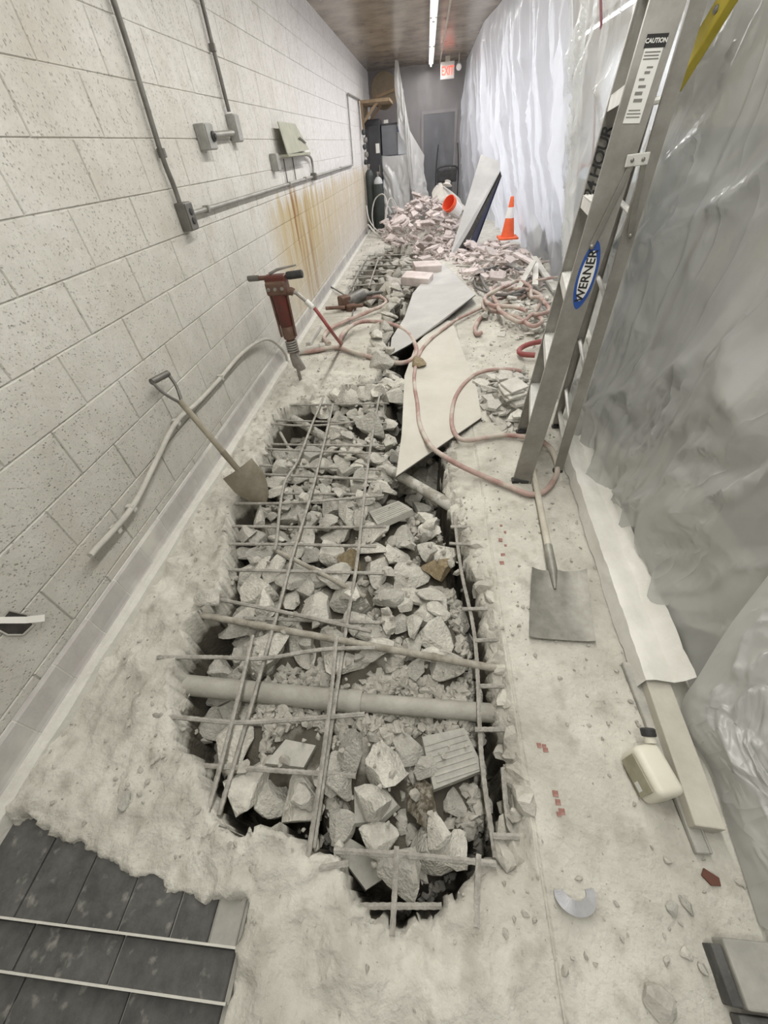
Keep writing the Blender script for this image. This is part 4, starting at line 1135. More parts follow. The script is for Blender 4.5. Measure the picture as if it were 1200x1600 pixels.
hose('air_hose', [(-1.037, 4.228, 0.030), (-1.099, 4.300, 0.040), (-1.138, 4.460, 0.040), (-1.105, 4.684, 0.040), (-0.964, 4.910, 0.040), (-0.816, 5.102, 0.040), (-0.682, 5.214, 0.060), (-0.558, 5.377, 0.060), (-0.527, 5.600, 0.050), (-0.632, 5.823, 0.050), (-0.793, 5.829, 0.040), (-0.940, 5.658, 0.030), (-1.031, 5.616, 0.030)],
     0.022, 'hose_pink', 'dusty pink hose looping back to the dark breaker')
hose('air_hose', [(-1.507, 6.626, 0.050), (-1.018, 5.824, 0.020), (-0.930, 5.260, 0.020), (-0.901, 4.783, 0.020), (-0.921, 4.374, 0.020)], 0.010, 'hose_dark', 'thin dark air line lying across the slab near the breaker')
hose('air_hose', [(1.665, 5.782, 0.180), (1.465, 5.788, 0.160), (1.330, 5.833, 0.120), (1.141, 5.526, 0.080), (0.958, 5.479, 0.050), (0.800, 5.329, 0.040), (0.565, 5.041, 0.040), (0.345, 4.742, 0.050), (0.171, 4.432, 0.050), (0.052, 4.182, 0.050), (-0.051, 3.852, 0.050), (-0.097, 3.414, 0.050), (-0.091, 3.107, 0.040), (-0.064, 2.838, 0.040), (-0.045, 2.545, 0.040), (-0.001, 2.330, 0.050), (0.049, 2.152, 0.080), (0.144, 2.015, 0.090), (0.253, 1.954, 0.060), (0.382, 1.896, 0.030), (0.496, 1.816, 0.030),
     (0.594, 1.747, 0.030), (0.672, 1.758, 0.030), (0.742, 1.833, 0.030), (0.811, 1.975, 0.030), (0.822, 2.151, 0.040), (0.788, 2.255, 0.040), (0.727, 2.302, 0.040), (0.631, 2.352, 0.035), (0.527, 2.371, 0.030), (0.410, 2.342, 0.030), (0.302, 2.305, 0.035), (0.229, 2.331, 0.040), (0.196, 2.466, 0.040), (0.201, 2.676, 0.040), (0.243, 2.929, 0.040), (0.324, 3.152, 0.040), (0.429, 3.319, 0.040), (0.544, 3.379, 0.050), (0.681, 3.303, 0.090), (0.811, 3.277, 0.080)],
     0.0165, 'hose_pink', 'long pink air hose snaking over the beige board to the ladder foot')
coil = []
cx, cy = (1.073, 5.027, 0.000)[0], (1.073, 5.027, 0.000)[1]
for i in range(34):
    a = i / 33 * 2 * math.pi * 2.6 + 0.6
    rr = 0.36 + 0.10 * math.sin(i * 1.7)
    coil.append((cx + rr * 0.75 * math.cos(a) + 0.06 * math.sin(i), cy + rr * 1.75 * math.sin(a), 0.05 + 0.05 * (i % 5) / 4 + i * 0.003))
hose('air_hose', coil, 0.022, 'hose_pink', 'tangled coil of pink air hose on the rubble beside the ladder', 5)
hose('air_hose', [(0.589, 4.363, 0.030), (0.539, 4.331, 0.030), (0.546, 4.566, 0.030), (0.687, 4.985, 0.030), (0.870, 5.214, 0.040), (1.049, 5.318, 0.060), (1.217, 5.428, 0.080)], 0.022, 'hose_pink', 'pale hose bend at the left of the tangled coil')
hose('air_hose', [(0.998, 3.651, 0.060), (0.885, 3.691, 0.060), (0.886, 3.798, 0.060), (0.983, 3.889, 0.070), (1.135, 3.982, 0.060)], 0.024, 'hose_red', 'red hose end poking out behind the ladder foot')
coil2 = []
cx, cy = (1.046, 6.073, 0.000)[0], (1.046, 6.073, 0.000)[1]
for i in range(26):
    a = i / 25 * 2 * math.pi * 2.2 + 1
    coil2.append((cx + 0.33 * math.cos(a) + 0.05 * math.sin(i * 1.3), cy + 0.75 * math.sin(a), 0.06 + 0.05 * (i % 4) / 3 + 0.002 * i))
hose('air_hose', coil2, 0.016, 'hose_dark', 'dark thin hose coiled on the pale rubble below the cone', 5)

# ------------------------------------------------------------------ shovels
gp = Vector((-1.395, 1.863, 0.742)); tipp = Vector((-0.993, 1.728, -0.030))
axis = (gp - tipp).normalized(); Ls = (gp - tipp).length
sh = empty('round_point_shovel', tipp)
tag(sh, 'round-point shovel with a D-grip leaning against the block wall', 'shovel')
xa = axis.cross(Vector((0, 1, 0.15))).normalized(); ya = Vector((0, 1, 0.15)) - axis * Vector((0, 1, 0.15)).dot(axis); ya.normalize()
side = (Vector((0.80, 0.56, 0.2))); side = (side - axis * side.dot(axis)).normalized(); nrm = axis.cross(side)
rows = []
for i in range(11):
    t = i / 10
    L_ = 0.27 * t
    w = 0.105 * (min(1, (t / 0.55)) ** 0.55 if t < 0.55 else 1.0)
    r = []
    for k in range(9):
        u = -1 + k / 4
        dish = 0.028 * (u * u) * (0.4 + 0.6 * t) - 0.010 * (1 - abs(u)) * t
        r.append(axis * (L_ - (0.012 if (t == 1) else 0) * 0) + side * (u * max(w, 0.004)) + nrm * dish)
    rows.append(r)
V = [p for r in rows for p in r]; nV = len(V)
V2 = V + [p - nrm * 0.004 for p in V]
F = []
for i in range(10):
    for k in range(8):
        a = i * 9 + k
        F.append((a, a + 1, a + 10, a + 9)); F.append((nV + a, nV + a + 9, nV + a + 10, nV + a + 1))
for k in range(8):
    F.append((k, nV + k, nV + k + 1, k + 1)); F.append((90 + k, 90 + k + 1, nV + 90 + k + 1, nV + 90 + k))
for i in range(10):
    a = i * 9; F.append((a, a + 9, nV + a + 9, nV + a)); a += 8; F.append((a, nV + a, nV + a + 9, a + 9))
MB().add(V2, F).build('blade', 'shovel_brown', sh, smooth=True)
MB().tube([axis * 0.20, axis * 0.27, axis * 0.40], [0.006, 0.017, 0.019], 12).build('socket', 'shovel_brown', sh, smooth=True)
MB().tube([axis * 0.38, axis * (Ls - 0.14)], 0.0165, 12).build('shaft', 'handle_wood', sh, smooth=True)
gs = Vector((-1.375, 1.941, 0.731)) - Vector((-1.410, 1.784, 0.747)); gs = (gs - axis * gs.dot(axis)).normalized()
for s in (-1, 1):
    MB().tube(spline([axis * (Ls - 0.16), axis * (Ls - 0.11) + gs * (s * 0.030), axis * (Ls - 0.06) + gs * (s * 0.052), axis * (Ls + 0.005) + gs * (s * 0.058)], 5), 0.0085, 8).build('yoke', 'conduit_dark', sh, smooth=True)
MB().tube([axis * Ls - gs * 0.062, axis * Ls + gs * 0.062], 0.0165, 12).build('grip', 'conduit_dark', sh, smooth=True)

sq = empty('square_shovel', (0.619, 1.184, 0.000))
tag(sq, 'square-mouth flat shovel lying on the dusty floor beside the trench', 'shovel')
o0 = Vector(sq.location)
cr = [Vector((0.498, 1.169, 0.000)), Vector((0.740, 1.165, 0.000)), Vector((0.697, 0.837, 0.000)), Vector((0.436, 0.846, 0.000))]
NN = 10
V = []
for i in range(NN + 1):
    v = i / NN
    a = cr[0].lerp(cr[3], v); b = cr[1].lerp(cr[2], v)
    for k in range(NN + 1):
        u = k / NN
        p = a.lerp(b, u)
        e = (abs(u - 0.5) * 2) ** 4
        z = 0.020 + 0.026 * e * (1 - v * 0.6) + 0.040 * (1 - v) ** 3 + 0.010 * math.exp(-((u - 0.5) / 0.06) ** 2) * (1 - v) * (v < 0.75)
        V.append(p - o0 + Vector((0, 0, z)))
nV = len(V)
V2 = V + [p - Vector((0, 0, 0.005)) for p in V]
F = []
for i in range(NN):
    for k in range(NN):
        a = i * (NN + 1) + k
        F.append((a, a + 1, a + NN + 2, a + NN + 1)); F.append((nV + a, nV + a + NN + 1, nV + a + NN + 2, nV + a + 1))
edge = [k for k in range(NN + 1)] + [i * (NN + 1) + NN for i in range(1, NN + 1)] + [NN * (NN + 1) + k for k in range(NN - 1, -1, -1)] + [i * (NN + 1) for i in range(NN - 1, 0, -1)]
for i in range(len(edge)):
    a, b = edge[i], edge[(i + 1) % len(edge)]
    F.append((a, nV + a, nV + b, b))
MB().add(V2, F).build('blade', 'shovel_steel', sq, smooth=True)
hA, hB = Vector((0.596, 1.168, 0.060)) - o0, Vector((0.659, 1.900, 0.035)) - o0
hd = (hB - hA).normalized()
MB().tube([hA - hd * 0.09 + Vector((0, 0, -0.02)), hA, hA + hd * 0.16], [0.006, 0.021, 0.020], 12).build('socket', 'shovel_steel', sq, smooth=True)
MB().tube([hA + hd * 0.05, hB + hd * 0.10], 0.0175, 12).build('shaft', 'handle_pale', sq, smooth=True)

# ------------------------------------------------------------------ boards over the trench
def slab_board(name, poly, t, m, label, edge='board_edge', curl=None, crack=None):
    root = empty(name, poly[0]); tag(root, label, 'board')
    o0 = Vector(poly[0]); P = [Vector(p) - o0 for p in poly]; n = len(P)
    top = MB().add([p + Vector((0, 0, t)) for p in P] + [p + Vector((0, 0, t * 0.6)) for p in P], [tuple(range(n))] + [(i, n + i, n + (i + 1) % n, (i + 1) % n) for i in range(n)])
    top.build('face', m, root)
    MB().add([p for p in P] + [p + Vector((0, 0, t * 0.62)) for p in P], [tuple(range(n - 1, -1, -1))] + [(i, (i + 1) % n, n + (i + 1) % n, n + i) for i in range(n)]).build('core', edge, root)
    return root
b2 = [(-0.182, 1.921, 0.012), (0.417, 2.615, 0.016), (0.426, 3.078, 0.016), (0.378, 3.652, 0.016), (0.304, 4.746, 0.016), (0.184, 4.873, 0.016), (-0.100, 4.076, 0.030), (-0.187, 3.333, 0.030), (-0.168, 2.406, 0.020)]
slab_board('cover_board', b2, 0.016, 'board_beige', 'dusty beige hardboard bridging the right side of the trench')
b1 = [(-0.351, 3.794, 0.040), (-0.164, 4.042, 0.045), (0.177, 4.657, 0.050), (0.619, 5.461, 0.100), (0.515, 6.376, 0.050), (0.261, 7.722, 0.030), (0.022, 6.872, 0.030), (-0.180, 5.900, 0.040), (-0.252, 4.903, 0.040), (-0.363, 4.256, 0.040)]
slab_board('cover_board', b1, 0.014, 'board_grey', 'grey hardboard sheet with a curled corner beyond the beige board')

# boards leaning on the far plastic
def lean(name, pts, t, m, label, extra=None):
    P = [Vector(p) for p in pts]; o0 = P[0]; n = len(P)
    nn = (P[1] - P[0]).cross(P[-1] - P[0]).normalized()
    if nn.y > 0: nn = -nn
    root = empty(name, o0); tag(root, label, 'board', )
    MB().add([p - o0 for p in P] + [p - o0 - nn * t for p in P], [tuple(range(n)), tuple(range(2 * n - 1, n - 1, -1))] + [(i, n + i, n + (i + 1) % n, (i + 1) % n) for i in range(n)]).build('panel', m, root)
    if extra:
        Q = [Vector(p) - o0 for p in extra]
        Q = [q - nn * ((q + o0 - P[0]).dot(nn) - 0.004) for q in Q]
        MB().add(Q + [q - nn * 0.003 for q in Q], [(0, 1, 2, 3), (7, 6, 5, 4), (0, 4, 5, 1), (1, 5, 6, 2), (2, 6, 7, 3), (3, 7, 4, 0)]).build('crack', 'dark_hole', root)
    return root
def onpl(px, py, a, b, c):
    pass
lean('leaning_board', [(0.430, 8.395, 0.000), (0.561, 8.466, 0.000), (1.395, 9.550, 1.161), (0.992, 9.750, 1.304)], 0.014, 'board_grey', 'pale grey board leaning on the plastic, frontmost of the three', [(0.967, 9.500, 1.078), (1.037, 9.490, 1.057), (0.769, 9.050, 0.552), (0.711, 9.050, 0.556)])
lean('leaning_board', [(0.535, 8.418, 0.000), (0.682, 8.541, 0.000), (1.422, 9.600, 1.097), (1.269, 9.750, 1.102)], 0.012, 'board_edge', 'black-edged board leaning on the plastic, middle of the three')
lean('leaning_board', [(0.716, 8.530, 0.000), (0.903, 8.819, 0.000), (1.468, 9.800, 1.140), (1.403, 9.950, 1.085)], 0.016, 'board_blue', 'dark blue board leaning on the plastic, rearmost of the three')

# ------------------------------------------------------------------ pipes in the trench
def tpipe(name, pts, r, m, label, couplings=(), holes=False):
    root = empty(name, pts[0]); tag(root, label, 'pipe')
    o0 = Vector(pts[0]); P = [Vector(p) - o0 for p in pts]
    MB().tube(P, r, 16).build('pipe', m, root, smooth=True)
    for t, k, l in couplings:
        a = P[0].lerp(P[-1], t); e = (P[-1] - P[0]).normalized()
        MB().tube([a - e * l, a - e * l * 0.9, a + e * l * 0.9, a + e * l], [r * k * 0.97, r * k, r * k, r * k * 0.97], 16).build('coupling', m, root, smooth=True)
    return root
a, b, c = Vector((-1.165, 0.641, -0.130)), Vector((-0.272, 0.604, -0.130)), Vector((0.324, 0.587, -0.120))
tpipe('drain_pipe', [a + Vector((-0.06, 0.0, 0)), b], 0.043, 'pipe_dusty', 'thick dusty drain pipe across the near end of the trench, left length', [(0.985, 1.10, 0.03)])
tpipe('drain_pipe', [b, c], 0.036, 'pipe_dusty', 'thinner dusty drain pipe across the near end of the trench, right length')
tpipe('drain_pipe', [(-1.300, 3.082, -0.140), (-0.804, 2.621, -0.130), (-0.285, 2.192, -0.100), (0.077, 1.824, -0.070), (0.254, 1.696, -0.100)], 0.036, 'pipe_cast', 'mottled pipe slanting through the trench from the dark hole to the right edge', [(0.88, 1.25, 0.05), (0.06, 1.12, 0.03)])
tpipe('steel_conduit', [(-1.121, 0.934, -0.030), (-0.331, 0.819, -0.030), (0.335, 0.734, -0.050)], 0.0155, 'pipe_brown', 'stout rusty conduit slanting across the trench above the drain pipe', [(0.26, 1.25, 0.012), (0.55, 1.2, 0.012), (0.8, 1.2, 0.012)])
tpipe('steel_conduit', [(-0.840, 1.362, -0.050), (-0.716, 1.288, -0.030), (-0.539, 1.198, -0.035), (-0.289, 1.074, -0.060)], 0.0125, 'pipe_brown', 'short bent conduit lying askew over the rubble mid trench')
tpipe('steel_conduit', [(-1.183, 2.661, -0.100), (-0.908, 2.205, -0.140)], 0.012, 'pipe_dusty', 'thin rod slanting down in the left corner of the trench')

tpipe('drain_pipe', [(-1.353, 3.985, 0.040), (-1.215, 4.075, 0.040), (-1.067, 4.131, 0.040)], 0.032, 'conduit_dusty', 'short dusty pipe lying on the slab behind the standing jackhammer', [(0.9, 1.2, 0.03)])
# ------------------------------------------------------------------ rebar
def rebar(pts, label, group, r=0.0084):
    P = []
    sp = spline(pts, 4) if len(pts) > 2 else [Vector(pts[0]).lerp(Vector(pts[1]), k / 3) for k in range(4)]
    tot = sum((b - a).length for a, b in zip(sp, sp[1:]))
    nseg = max(8, int(tot / 0.012))
    f, _ = path_fn(sp)
    P = [f(k / nseg) for k in range(nseg + 1)]
    o = MB().tube(P, r, 6, ribs=0.16).build('rebar', 'rebar_steel')
    return tag(o, label, 'rebar', group)
ORD = ['first', 'second', 'third', 'fourth', 'fifth', 'sixth', 'seventh', 'eighth', 'ninth', 'tenth', 'eleventh', 'twelfth', 'thirteenth', 'fourteenth', 'fifteenth', 'sixteenth', 'seventeenth', 'eighteenth', 'nineteenth', 'twentieth']
cross = [
    [(-0.230, 0.007, -0.100), (0.057, 0.030, -0.100)],
    [(-0.273, 0.123, -0.020), (-0.040, 0.129, -0.020), (0.218, 0.130, -0.025)],
    [(-0.856, 0.324, -0.060), (-0.557, 0.327, -0.060), (-0.237, 0.329, -0.060)],
    [(-1.122, 0.465, 0.005), (-0.915, 0.462, 0.000), (-0.715, 0.464, -0.020), (-0.468, 0.490, -0.020), (-0.224, 0.522, -0.020)],
    [(-1.157, 0.695, 0.000), (-0.897, 0.717, -0.020), (-0.689, 0.721, -0.020), (-0.442, 0.773, -0.020), (-0.210, 0.792, -0.020)],
    [(-1.000, 1.008, -0.020), (-0.610, 0.944, -0.025), (-0.236, 0.873, -0.030)],
    [(-0.871, 0.934, -0.060), (-0.201, 0.937, -0.060)],
    [(-1.081, 1.200, -0.030), (-0.624, 1.200, -0.030), (-0.205, 1.199, -0.030)],
    [(-1.222, 1.371, -0.020), (-0.718, 1.376, -0.020), (-0.260, 1.371, -0.020)],
    [(-1.163, 1.528, -0.035), (-0.682, 1.524, -0.035), (-0.221, 1.535, -0.035)],
    [(-1.236, 1.704, -0.015), (-0.846, 1.717, -0.020), (-0.567, 1.748, -0.020), (-0.252, 1.791, -0.020)],
    [(-0.942, 1.866, -0.070), (-0.277, 1.854, -0.070)],
    [(-1.198, 2.016, -0.020), (-0.739, 1.978, -0.020), (-0.314, 1.949, -0.020)],
    [(-1.206, 2.151, -0.050), (-0.295, 2.089, -0.050)],
    [(-1.242, 2.316, -0.020), (-0.756, 2.274, -0.020), (-0.287, 2.234, -0.020)],
    [(-1.203, 2.419, -0.050), (-0.300, 2.374, -0.050)],
    [(-1.314, 2.673, -0.015), (-0.985, 2.631, -0.020), (-0.677, 2.649, -0.020), (-0.343, 2.745, -0.020)],
    [(-1.233, 2.769, -0.050), (-0.306, 2.696, -0.050)],
    [(-1.250, 2.975, -0.020), (-0.784, 2.964, -0.020), (-0.302, 2.963, -0.020)],
    [(-1.134, 3.210, -0.010), (-0.775, 3.251, -0.010), (-0.353, 3.352, -0.010)]]
for i, p in enumerate(cross):
    rebar(p, 'dusty rebar lying across the near trench, ' + ORD[i] + ' counting from the camera', 'cross rebars of the near trench')
longs = [
    ([(-0.709, 0.171, -0.010), (-0.722, 0.351, -0.012), (-0.741, 0.577, -0.012), (-0.769, 0.821, -0.012)], 'short lengthwise rebar at the near left of the trench'),
    ([(-0.686, 0.186, -0.050), (-0.691, 0.532, -0.050), (-0.693, 0.822, -0.030), (-0.698, 1.007, -0.030), (-0.704, 1.289, -0.010), (-0.711, 1.742, -0.010), (-0.737, 2.283, -0.010), (-0.779, 2.945, -0.010)], 'long lengthwise rebar second from the trench left edge'),
    ([(-0.815, 1.319, -0.005), (-0.821, 1.389, -0.005), (-0.912, 1.867, -0.005), (-0.885, 2.139, -0.005), (-0.888, 2.631, -0.005), (-0.882, 3.197, -0.005)], 'lengthwise rebar with a kink beside the round-point shovel'),
    ([(-0.349, 0.086, -0.012), (-0.353, 0.335, -0.012), (-0.366, 0.597, -0.012), (-0.385, 0.830, -0.010)], 'straight lengthwise rebar in mid trench, upper of a close pair'),
    ([(-0.343, 0.126, -0.040), (-0.348, 0.382, -0.040), (-0.354, 0.893, -0.035), (-0.350, 1.263, -0.015), (-0.370, 1.715, -0.010), (-0.389, 2.308, -0.010), (-0.395, 3.303, -0.010)], 'longest lengthwise rebar along the middle of the trench'),
    ([(0.164, 2.157, -0.040), (0.169, 1.733, -0.040), (0.185, 1.254, -0.045), (0.223, 0.872, -0.050), (0.206, 0.419, -0.050), (0.221, 0.146, -0.050)], 'lengthwise rebar along the right edge of the trench'),
    ([(0.278, 0.387, -0.060), (0.274, 0.313, -0.060), (0.273, 0.227, -0.050), (0.287, 0.200, -0.030)], 'hooked rebar end at the near right corner of the trench'),
    ([(-0.080, 0.147, -0.012), (-0.080, 0.051, -0.012), (-0.081, -0.039, 0.000)], 'short lengthwise rebar stub in the nearest corner of the trench'),
    ([(0.167, 0.146, -0.010), (0.155, 0.069, 0.000), (0.144, -0.006, 0.012)], 'short rebar stub lying on the near right rim'),
    ([(-0.790, 0.830, -0.070), (-0.777, 0.547, -0.070), (-1.054, 0.734, -0.090)], None)]
for p, lb in longs:
    if lb: rebar(p, lb, 'lengthwise rebars of the near trench')
stubs = [(704, 823, 735, 824), (702, 849, 742, 852), (722, 952, 757, 951), (742, 1001, 775, 1000), (750, 1072, 782, 1072), (742, 1140, 795, 1140), (770, 1306, 806, 1308), (700, 719, 728, 717), (706, 766, 728, 768)]
stub_pts = [[(0.146, 1.545, -0.040), (0.272, 1.532, -0.030)], [(0.134, 1.419, -0.040), (0.277, 1.399, -0.030)], [(0.176, 1.010, -0.040), (0.291, 1.011, -0.030)], [(0.221, 0.855, -0.040), (0.323, 0.857, -0.030)], [(0.224, 0.659, -0.040), (0.317, 0.660, -0.030)], [(0.188, 0.496, -0.030), (0.321, 0.502, -0.025)], [(0.217, 0.195, -0.030), (0.296, 0.197, -0.020)], [(0.148, 2.180, -0.040), (0.293, 2.178, -0.030)]]
for i, p in enumerate(stub_pts):
    rebar(p, 'short rebar stub in the right trench edge, ' + ['beside the brown stone', 'just nearer than the brown stone', 'level with the flat shovel', 'at the stout conduit end', 'just beyond the drain pipe end', 'just nearer than the drain pipe end', 'nearest the camera', 'under the hose by the beige board'][i], 'rebar stubs in the right edge')
rebar([(-0.310, 0.079, -0.005), (-0.222, 0.097, -0.010)], 'short rebar stub poking out of the dust at the near rim', 'rebar stubs at the near rim')
# far trench mesh
far_cross = [([(-1.194, 6.697, 0.000), (-0.252, 6.759, 0.000)]), ([(-1.303, 7.147, 0.000), (-0.268, 7.240, -0.000)]), ([(-1.281, 7.487, -0.030), (-0.266, 7.169, -0.030)]), ([(-1.280, 7.660, -0.000), (-0.169, 7.520, 0.000)]), ([(-1.269, 8.088, 0.000), (-0.120, 7.833, 0.000)]), ([(-1.276, 8.507, 0.000), (-0.068, 8.220, 0.000)]), ([(-1.250, 8.895, 0.000), (-0.194, 8.752, 0.000)])]
for i, p in enumerate(far_cross):
    rebar(p, 'thin rebar across the far trench, ' + ORD[i] + ' counting from the camera', 'cross rebars of the far trench', 0.010)
for p, lb in (([(-1.138, 6.528, 0.012), (-1.148, 7.526, 0.012), (-1.123, 8.791, 0.012)], 'lengthwise rebar at the left of the far trench'), ([(-0.859, 6.578, 0.012), (-0.878, 7.460, 0.012), (-0.894, 8.610, 0.012)], 'lengthwise rebar along the middle of the far trench'), ([(-0.377, 3.848, 0.000), (-0.401, 4.372, 0.000), (-0.422, 5.128, 0.000)], 'lengthwise rebar at the broken slab edge beside the grey hardboard')):
    rebar(p, lb, 'lengthwise rebars beyond the near trench', 0.010)

# ------------------------------------------------------------------ rubble
def rock_data(seed, sub, scale=(1, 1, 1), rough=0.03):
    rg = np.random.default_rng(seed)
    bm = bmesh.new(); bmesh.ops.create_icosphere(bm, subdivisions=sub, radius=1.0)
    v = np.array([x.co[:] for x in bm.verts]); fs = [tuple(q.index for q in f.verts) for f in bm.faces]
    bm.free()
    for _ in range(13):
        n = rg.normal(size=3); n /= np.linalg.norm(n)
        s = np.maximum(0, v @ n - rg.uniform(0.34, 0.66))
        v = v - np.outer(s, n)
    v = v * np.array(scale)
    d = rough * (fbm(v[:, 0] * 5 + seed, v[:, 1] * 5 + v[:, 2] * 3, seed, 3))
    v = v * (1 + d[:, None])
    v -= v.mean(0)
    return v, fs
def shard_data(seed):
    rg = np.random.default_rng(seed)
    n = int(rg.integers(4, 6))
    an = np.sort(np.linspace(0, 2 * np.pi, n, endpoint=False) + rg.uniform(-0.35, 0.35, n))
    rr = rg.uniform(0.7, 1.05, n)
    asp = rg.uniform(0.55, 0.95)
    p = np.stack([np.cos(an) * rr, np.sin(an) * rr * asp], -1)
    t = rg.uniform(0.09, 0.15)
    v = np.concatenate([np.c_[p, np.full(n, -t)], np.c_[p * rg.uniform(0.93, 1.0), np.full(n, t)]])
    fs = [tuple(reversed(range(n))), tuple(range(n, 2 * n))] + [(i, (i + 1) % n, n + (i + 1) % n, n + i) for i in range(n)]
    return v, fs
ROCKS = []
for s in range(14):
    sc = [(1, 0.8, 0.62), (1, 0.7, 0.5), (0.9, 0.85, 0.7), (1.1, 0.62, 0.42)][s % 4]
    ROCKS.append(rock_data(100 + s, 3, tuple(q * 1.35 for q in sc), 0.05))
def rock_mesh_obj(k, m):
    v, f = ROCKS[k]
    me = mesh_from('rubble_chunk', v, f, m, True)
    sharp_by_angle(me, 0.30)
    return me
RM = {m: [rock_mesh_obj(k, m) for k in range(14)] for m in ('concrete', 'concrete_far')}
SM = {}
for m in ('pink_shard', 'grey_shard', 'concrete_smooth'):
    SM[m] = []
    for s in range(10):
        v, f = shard_data(300 + s)
        SM[m].append(mesh_from('tile_shard', v, f, m))

class HMap:
    def __init__(self, x0, x1, y0, y1, c):
        self.x = np.arange(x0, x1, c); self.y = np.arange(y0, y1, c); self.c = c
        self.X, self.Y = np.meshgrid(self.x, self.y)
        self.h = floor_h(self.X, self.Y); self.h0 = self.h.copy()
    def win(self, x, y, r):
        i0 = max(0, int((x - r - self.x[0]) / self.c)); i1 = min(len(self.x), int((x + r - self.x[0]) / self.c) + 2)
        j0 = max(0, int((y - r - self.y[0]) / self.c)); j1 = min(len(self.y), int((y + r - self.y[0]) / self.c) + 2)
        return slice(j0, j1), slice(i0, i1)
    def drop(self, x, y, r, rz, embed=0.30):
        w = self.win(x, y, r)
        d2 = ((self.X[w] - x) ** 2 + (self.Y[w] - y) ** 2) / (r * r)
        m = d2 < 0.75
        if not m.any(): return None
        base = np.percentile(self.h[w][m], 62)
        return base + rz * (1 - embed)
    def put(self, x, y, z, r, rz):
        w = self.win(x, y, r)
        d2 = ((self.X[w] - x) ** 2 + (self.Y[w] - y) ** 2) / (r * r)
        m = d2 < 1
        top = z + rz * np.sqrt(np.clip(1 - d2, 0, 1)) * 0.85
        self.h[w] = np.where(m, np.maximum(self.h[w], top), self.h[w])
    def at(self, x, y):
        i = np.clip(((x - self.x[0]) / self.c).astype(int), 0, len(self.x) - 1); j = np.clip(((y - self.y[0]) / self.c).astype(int), 0, len(self.y) - 1)
        return self.h[j, i]

hm = HMap(-1.4, 0.5, -0.2, 6.3, 0.012)
NRM = random.Random(5)
def cap(x, y):
    c = -0.012
    if x < -0.80 and 0.3 < y < 0.95: c = -0.22      # open void beside the near left rim
    if x < -0.80 and 2.45 < y < 3.0: c = -0.26       # dark hole below the jackhammer
    if x > -0.22 and 1.72 < y < 3.6: c = -0.33       # void under the beige board
    if x > 0.12 and y < 1.6: c = -0.20
    if 0.44 < y < 0.76: c = min(c, -0.15)            # the drain pipe lies clear
    return c
def ins(x, y, poly):
    return float(sdf(np.array([x]), np.array([y]), poly)[0])
def place_chunk(me, x, y, z, r, squash, label, group):
    o = bpy.data.objects.new('rubble_chunk', me)
    o.location = (x, y, z)
    o.scale = (r, r, r * squash)
    o.rotation_euler = (NRM.uniform(-0.45, 0.45), NRM.uniform(-0.45, 0.45), NRM.uniform(0, 6.28))
    link(o); tag(o, label, 'rubble', group)
    return o

# pieces one can point to
special = [
    ((0.004, 0.267, -0.000), 0.085, 0.075, 'wet_stone', 0, 'chunk', 'dark damp-stained concrete chunk in the near right of the trench', -0.10),
    ((0.099, 0.416, 0.000), 0.10, 0.03, 'concrete_smooth', 2, 'ribbed', 'ribbed square concrete piece lying tilted right of the middle rebar', -0.10),
    ((-0.481, 0.388, 0.000), 0.115, 0.03, 'concrete_smooth', 3, 'shard', 'smooth wedge-shaped grey slab piece under the middle rebar', -0.09),
    ((0.081, 1.299, 0.000), 0.095, 0.06, 'brown_stone', 5, 'chunk', 'brown stone block beside the right-hand rebar', -0.10),
    ((-0.403, 1.337, 0.000), 0.085, 0.055, 'brown_stone', 2, 'chunk', 'brownish flat stone block in mid trench between rebars', -0.08),
    ((-0.212, 1.693, 0.000), 0.12, 0.03, 'concrete_smooth', 1, 'ribbed', 'ribbed concrete plate resting just short of the beige board', -0.09),
    ((-0.203, 0.111, 0.000), 0.13, 0.03, 'concrete_smooth', 4, 'shard', 'long smooth slab edge leaning in the nearest corner of the trench', -0.16),
    ((-0.181, 0.268, 0.000), 0.10, 0.025, 'concrete_smooth', 6, 'shard', 'broken grey tile plate lying in the near middle of the trench', -0.11),
    ((-0.528, 1.018, 0.000), 0.12, 0.075, 'concrete', 0, 'chunk', 'large rounded concrete lump left of the bent conduit', -0.11),
    ((-0.462, 1.235, 0.000), 0.11, 0.08, 'concrete', 8, 'chunk', 'large pale concrete boulder in the middle of the trench', -0.10),
    ((-0.738, 0.410, 0.000), 0.10, 0.08, 'concrete', 4, 'chunk', 'pale concrete boulder under the near left rebar crossing', -0.12),
    ((-0.015, 1.853, 0.000), 0.001, 0.001, 'concrete', 4, 'skip', '', 0),
    ((-0.422, 2.674, 0.000), 0.15, 0.09, 'concrete', 2, 'chunk', 'big pale concrete chunk at the far end of the near trench', -0.04),
    ((-0.252, 3.034, 0.000), 0.14, 0.10, 'concrete', 6, 'chunk', 'big concrete chunk beside the left corner of the beige board', 0.00),
    ((-0.878, 2.371, 0.000), 0.13, 0.10, 'concrete_smooth', 10, 'chunk', 'smooth grey block leaning in the dark left corner of the trench', -0.16),
    ((-1.032, 1.001, 0.000), 0.075, 0.065, 'concrete', 9, 'chunk', 'pale concrete lump perched on the left rim of the trench', 0.02),
    ((-0.537, 2.090, 0.000), 0.09, 0.075, 'concrete', 3, 'chunk', 'pale knobbly concrete lump just above the slanting pipe', -0.06),
]
